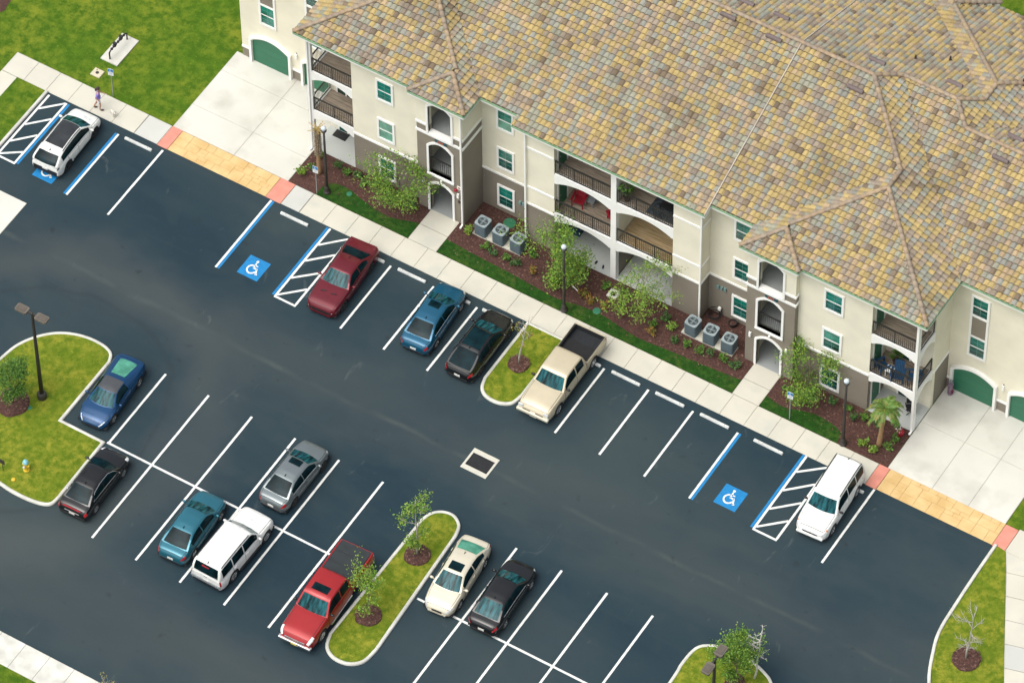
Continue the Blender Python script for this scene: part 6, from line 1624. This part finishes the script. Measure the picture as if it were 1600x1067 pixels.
def palm(x, y, label, h, nfr, pruned, seed, lean=(0, 0)):
    st = random.getstate(); random.seed(seed); o = empty('palm_tree', (x, y, .012)); tag(o, label, 'palm tree')
    mb = MB(); n = 12; pts = [(lean[0] * (i / n) ** 1.5, lean[1] * (i / n) ** 1.5, h * i / n) for i in range(n + 1)]
    mb.tube(pts, [.17 - .05 * min(1, i / 4) + .01 * math.sin(i * 3) for i in range(n + 1)], 10); mb.build('trunk', mat('palm_trunk', (.27, .165, .075), .9, .25, 6, .5, 20, stretch=(1, 1, 6)), o, smooth=True)
    if pruned:
        k = 0
        for i in range(26):
            for j in range(6):
                z = h * .42 + i * h * .58 / 26; a = j * 1.047 + i * .52; q = MB(); r = .12
                q.add([(r * math.cos(a - .22), r * math.sin(a - .22), z), (r * math.cos(a + .22), r * math.sin(a + .22), z), (r * 1.9 * math.cos(a + .12), r * 1.9 * math.sin(a + .12), z + .13), (r * 1.9 * math.cos(a - .12), r * 1.9 * math.sin(a - .12), z + .13), (r * 1.0 * math.cos(a), r * 1.0 * math.sin(a), z + .14)], [(0, 1, 2, 3), (3, 2, 4), (0, 3, 4), (1, 4, 2)])
                if k == 0: boots = MB()
                boots.v_off = 0; b = len(boots.v); boots.v += q.v; boots.f += [tuple(t + b for t in f) for f in q.f]; k += 1
        tag(boots.build('leaf_bases', mat('palm_boot', (.26, .22, .16), .9, .4, 9), o), kind='stuff')
    top = Vector((lean[0], lean[1], h))
    for k in range(nfr):
        a = 2 * math.pi * k / nfr + random.uniform(-.25, .25); up = random.uniform(.15, 1.0); L = random.uniform(.95, 1.3) if not pruned else random.uniform(.5, .7)
        fr = MB(); q = []
        for i in range(6):
            t = i / 5; q.append(top + Vector((math.cos(a) * L * t * (1 - .25 * up), math.sin(a) * L * t * (1 - .25 * up), L * (up * t - (.95 * t * t if not pruned else .1 * t * t)))))
        cols = ([(.055, .135, .018), (.09, .185, .022), (.13, .215, .03), (.22, .19, .05)] if not pruned else [(.42, .30, .10), (.30, .22, .07)])
        fr.cc = random.choice(cols); fr.tube(q, [.018, .016, .014, .011, .008, .004], 4, False)
        for i in range(1, 6):
            for b in range(6 if not pruned else 2):
                p = q[i - 1].lerp(q[i], b / 6); d = (q[i] - q[i - 1]).normalized(); s_ = d.cross(Vector((0, 0, 1))).normalized(); fr.cc = tuple(c * random.uniform(.75, 1.2) for c in random.choice(cols))
                for sg in (-1, 1):
                    e = p + (s_ * sg * .8 + d * .7 + Vector((0, 0, -.25))).normalized() * (.42 if not pruned else .12) * (1 - .09 * i); w = d * .034
                    fr.add([p - w, p + w, e], [(0, 1, 2)])
        fr.build('frond', M_LEAF, o, attr='leafcol')
    random.setstate(st)
palm(-20.30, 3.45, 'pruned palm trunk with dry yellow tip beside the driveway', 3.7, 8, True, 31)
palm(15.0, 3.12, 'leafy palm with green fronds before the corner patio', 3.05, 22, False, 32, (.12, .25))

# ------------------------------------------------------------------ person and dog
def skin_obj(name, verts, edges, radii, m, parent, root=0, sub=2):
    me = bpy.data.meshes.new(name); me.from_pydata(verts, edges, []); me.materials.append(m); o = link(name, me, parent)
    sk = o.modifiers.new('skin', 'SKIN'); sk.use_smooth_shade = True; sk.branch_smoothing = .6
    for i, r in enumerate(radii): me.skin_vertices[0].data[i].radius = (r, r) if not isinstance(r, tuple) else r
    for i in range(len(verts)): me.skin_vertices[0].data[i].use_root = (i == root)
    sb = o.modifiers.new('sub', 'SUBSURF'); sb.levels = sub; sb.render_levels = sub
    return o
def person(x, y, rz):
    o = empty('person', (x, y, .032), rz); tag(o, 'person in a lavender top and white shorts walking on the pavement by the lawn sign', 'person')
    SK = mat('skin', (.42, .24, .16), .6, .06, 6)
    V = [(0, 0, .95), (0, 0, 1.10), (0, .01, 1.25), (0, .02, 1.40), (0, .03, 1.50), (0, .05, 1.58), (0, .06, 1.70),        # 0-6 pelvis..head
         (.09, 0, .90), (.10, .12, .50), (.10, .06, .10), (.10, .20, .03),                                                # right leg, forward
         (-.09, 0, .90), (-.10, -.10, .52), (-.10, -.28, .16), (-.10, -.20, .04),                                          # left leg, back
         (.19, .02, 1.41), (.24, -.10, 1.16), (.24, .06, .98), (.235, .11, .91),
         (-.19, .02, 1.41), (-.24, .10, 1.16), (-.22, .30, 1.10), (-.21, .37, 1.10)]
    E_ = [(0, 1), (1, 2), (2, 3), (3, 4), (4, 5), (5, 6), (0, 7), (7, 8), (8, 9), (9, 10), (0, 11), (11, 12), (12, 13), (13, 14), (3, 15), (15, 16), (16, 17), (17, 18), (3, 19), (19, 20), (20, 21), (21, 22)]
    RD = [.125, .115, .125, .12, .055, .07, .085, .085, .055, .038, .03, .085, .055, .038, .03, .05, .038, .03, .032, .05, .038, .03, .032]
    skin_obj('body', V, E_, RD, SK, o)
    for sg, base in ((1, (.235, .11, .91)), (-1, (-.21, .37, 1.10))):
        for k in range(5):
            f = MB(); b = Vector(base); dx = (k - 2) * .013; L = (.05, .075, .08, .075, .06)[k]; dz = -1 if sg > 0 else -.3; dy = .2 if sg > 0 else 1
            d = Vector((0, dy, dz)).normalized(); p = b + Vector((dx, 0, 0)) + d * .03; e = p + d * L * .6; e2 = e + (d + Vector((-sg * .5, 0, -.3))).normalized() * L * .5
            if k == 0: p = b + Vector((-sg * .02, .01, 0)); e = p + Vector((-sg * .025, .02, -.02)); e2 = e + d * .025
            f.tube([tuple(p), tuple(e), tuple(e2)], [.009, .008, .006], 6); f.build('finger', SK, o, smooth=True)
    LAV = mat('shirt_lavender', (.22, .17, .52), .8, .08, 6); WHT = mat('shorts_white', (.66, .68, .74), .8, .05, 6)
    skin_obj('shirt', [(0, 0, .98), (0, 0, 1.10), (0, .01, 1.25), (0, .02, 1.40), (0, .025, 1.455), (.19, .02, 1.41), (.23, -.05, 1.26), (-.19, .02, 1.41), (-.23, .06, 1.26)], [(0, 1), (1, 2), (2, 3), (3, 4), (3, 5), (5, 6), (3, 7), (7, 8)], [.145, .135, .142, .135, .075, .068, .058, .068, .058], LAV, o, 1)
    skin_obj('shorts', [(0, 0, 1.02), (0, 0, .93), (.095, .01, .86), (.11, .07, .64), (-.095, 0, .86), (-.11, -.06, .64)], [(0, 1), (1, 2), (2, 3), (1, 4), (4, 5)], [.14, .14, .108, .098, .108, .098], WHT, o)
    h = MB(); h.ball((0, .035, 1.74), (.105, .12, .115), 14, 10); h.ball((0, -.08, 1.62), (.07, .06, .11), 10, 7); h.build('hair', mat('hair_dark', (.035, .022, .016), .6, .2, 20), o, smooth=True)
    fc = MB(); fc.ball((0, .150, 1.685), (.016, .022, .022), 8, 5); fc.build('nose', SK, o, smooth=True)
    for s in (-1, 1):
        MB().ball((s * .035, .132, 1.715), (.013, .010, .009), 8, 5).build('eye', M_BLACK, o); MB().ball((s * .088, .05, 1.70), (.012, .025, .032), 8, 5).build('ear', SK, o)
    MB().ball((0, .138, 1.645), (.026, .012, .008), 8, 5).build('mouth', mat('lips', (.32, .10, .09), .6), o)
    for px, py, pz in ((.10, .18, .045), (-.10, -.21, .06)):
        s = MB(); s.ball((px, py, pz), (.048, .125, .05), 10, 7); s.build('shoe', mat('shoe_dark', (.03, .02, .02), .7), o, smooth=True)
person(-33.20, .98, R(-62))
def dog(x, y, rz):
    o = empty('dog', (x, y, .032), rz); tag(o, 'small pale dog on the pavement beside the walking person', 'dog'); FUR = mat('fur_pale', (.58, .55, .48), .95, .12, 14)
    V = [(0, -.14, .26), (0, 0, .26), (0, .13, .27), (0, .20, .34), (0, .25, .41), (0, .34, .38), (0, -.20, .30), (0, -.25, .40),
         (.06, .13, .20), (.06, .13, .10), (.06, .15, .02), (-.06, .13, .20), (-.06, .13, .10), (-.06, .15, .02), (.06, -.13, .19), (.065, -.19, .10), (.065, -.16, .02), (-.06, -.13, .19), (-.065, -.19, .10), (-.065, -.16, .02)]
    E_ = [(0, 1), (1, 2), (2, 3), (3, 4), (4, 5), (0, 6), (6, 7), (2, 8), (8, 9), (9, 10), (2, 11), (11, 12), (12, 13), (0, 14), (14, 15), (15, 16), (0, 17), (17, 18), (18, 19)]
    skin_obj('body', V, E_, [.075, .08, .09, .055, .07, .03, .03, .02, .04, .024, .024, .04, .024, .024, .045, .024, .024, .045, .024, .024], FUR, o, 1)
    for s in (-1, 1):
        e = MB(); e.ball((s * .055, .225, .43), (.02, .03, .045), 8, 5); e.build('ear', mat('fur_grey', (.25, .23, .20), .95, .1, 12), o, smooth=True); MB().ball((s * .03, .305, .43), .01, 6, 4).build('eye', M_BLACK, o)
    MB().ball((0, .372, .385), .014, 6, 4).build('nose', M_BLACK, o)
dog(-32.28, 1.02, R(-120))
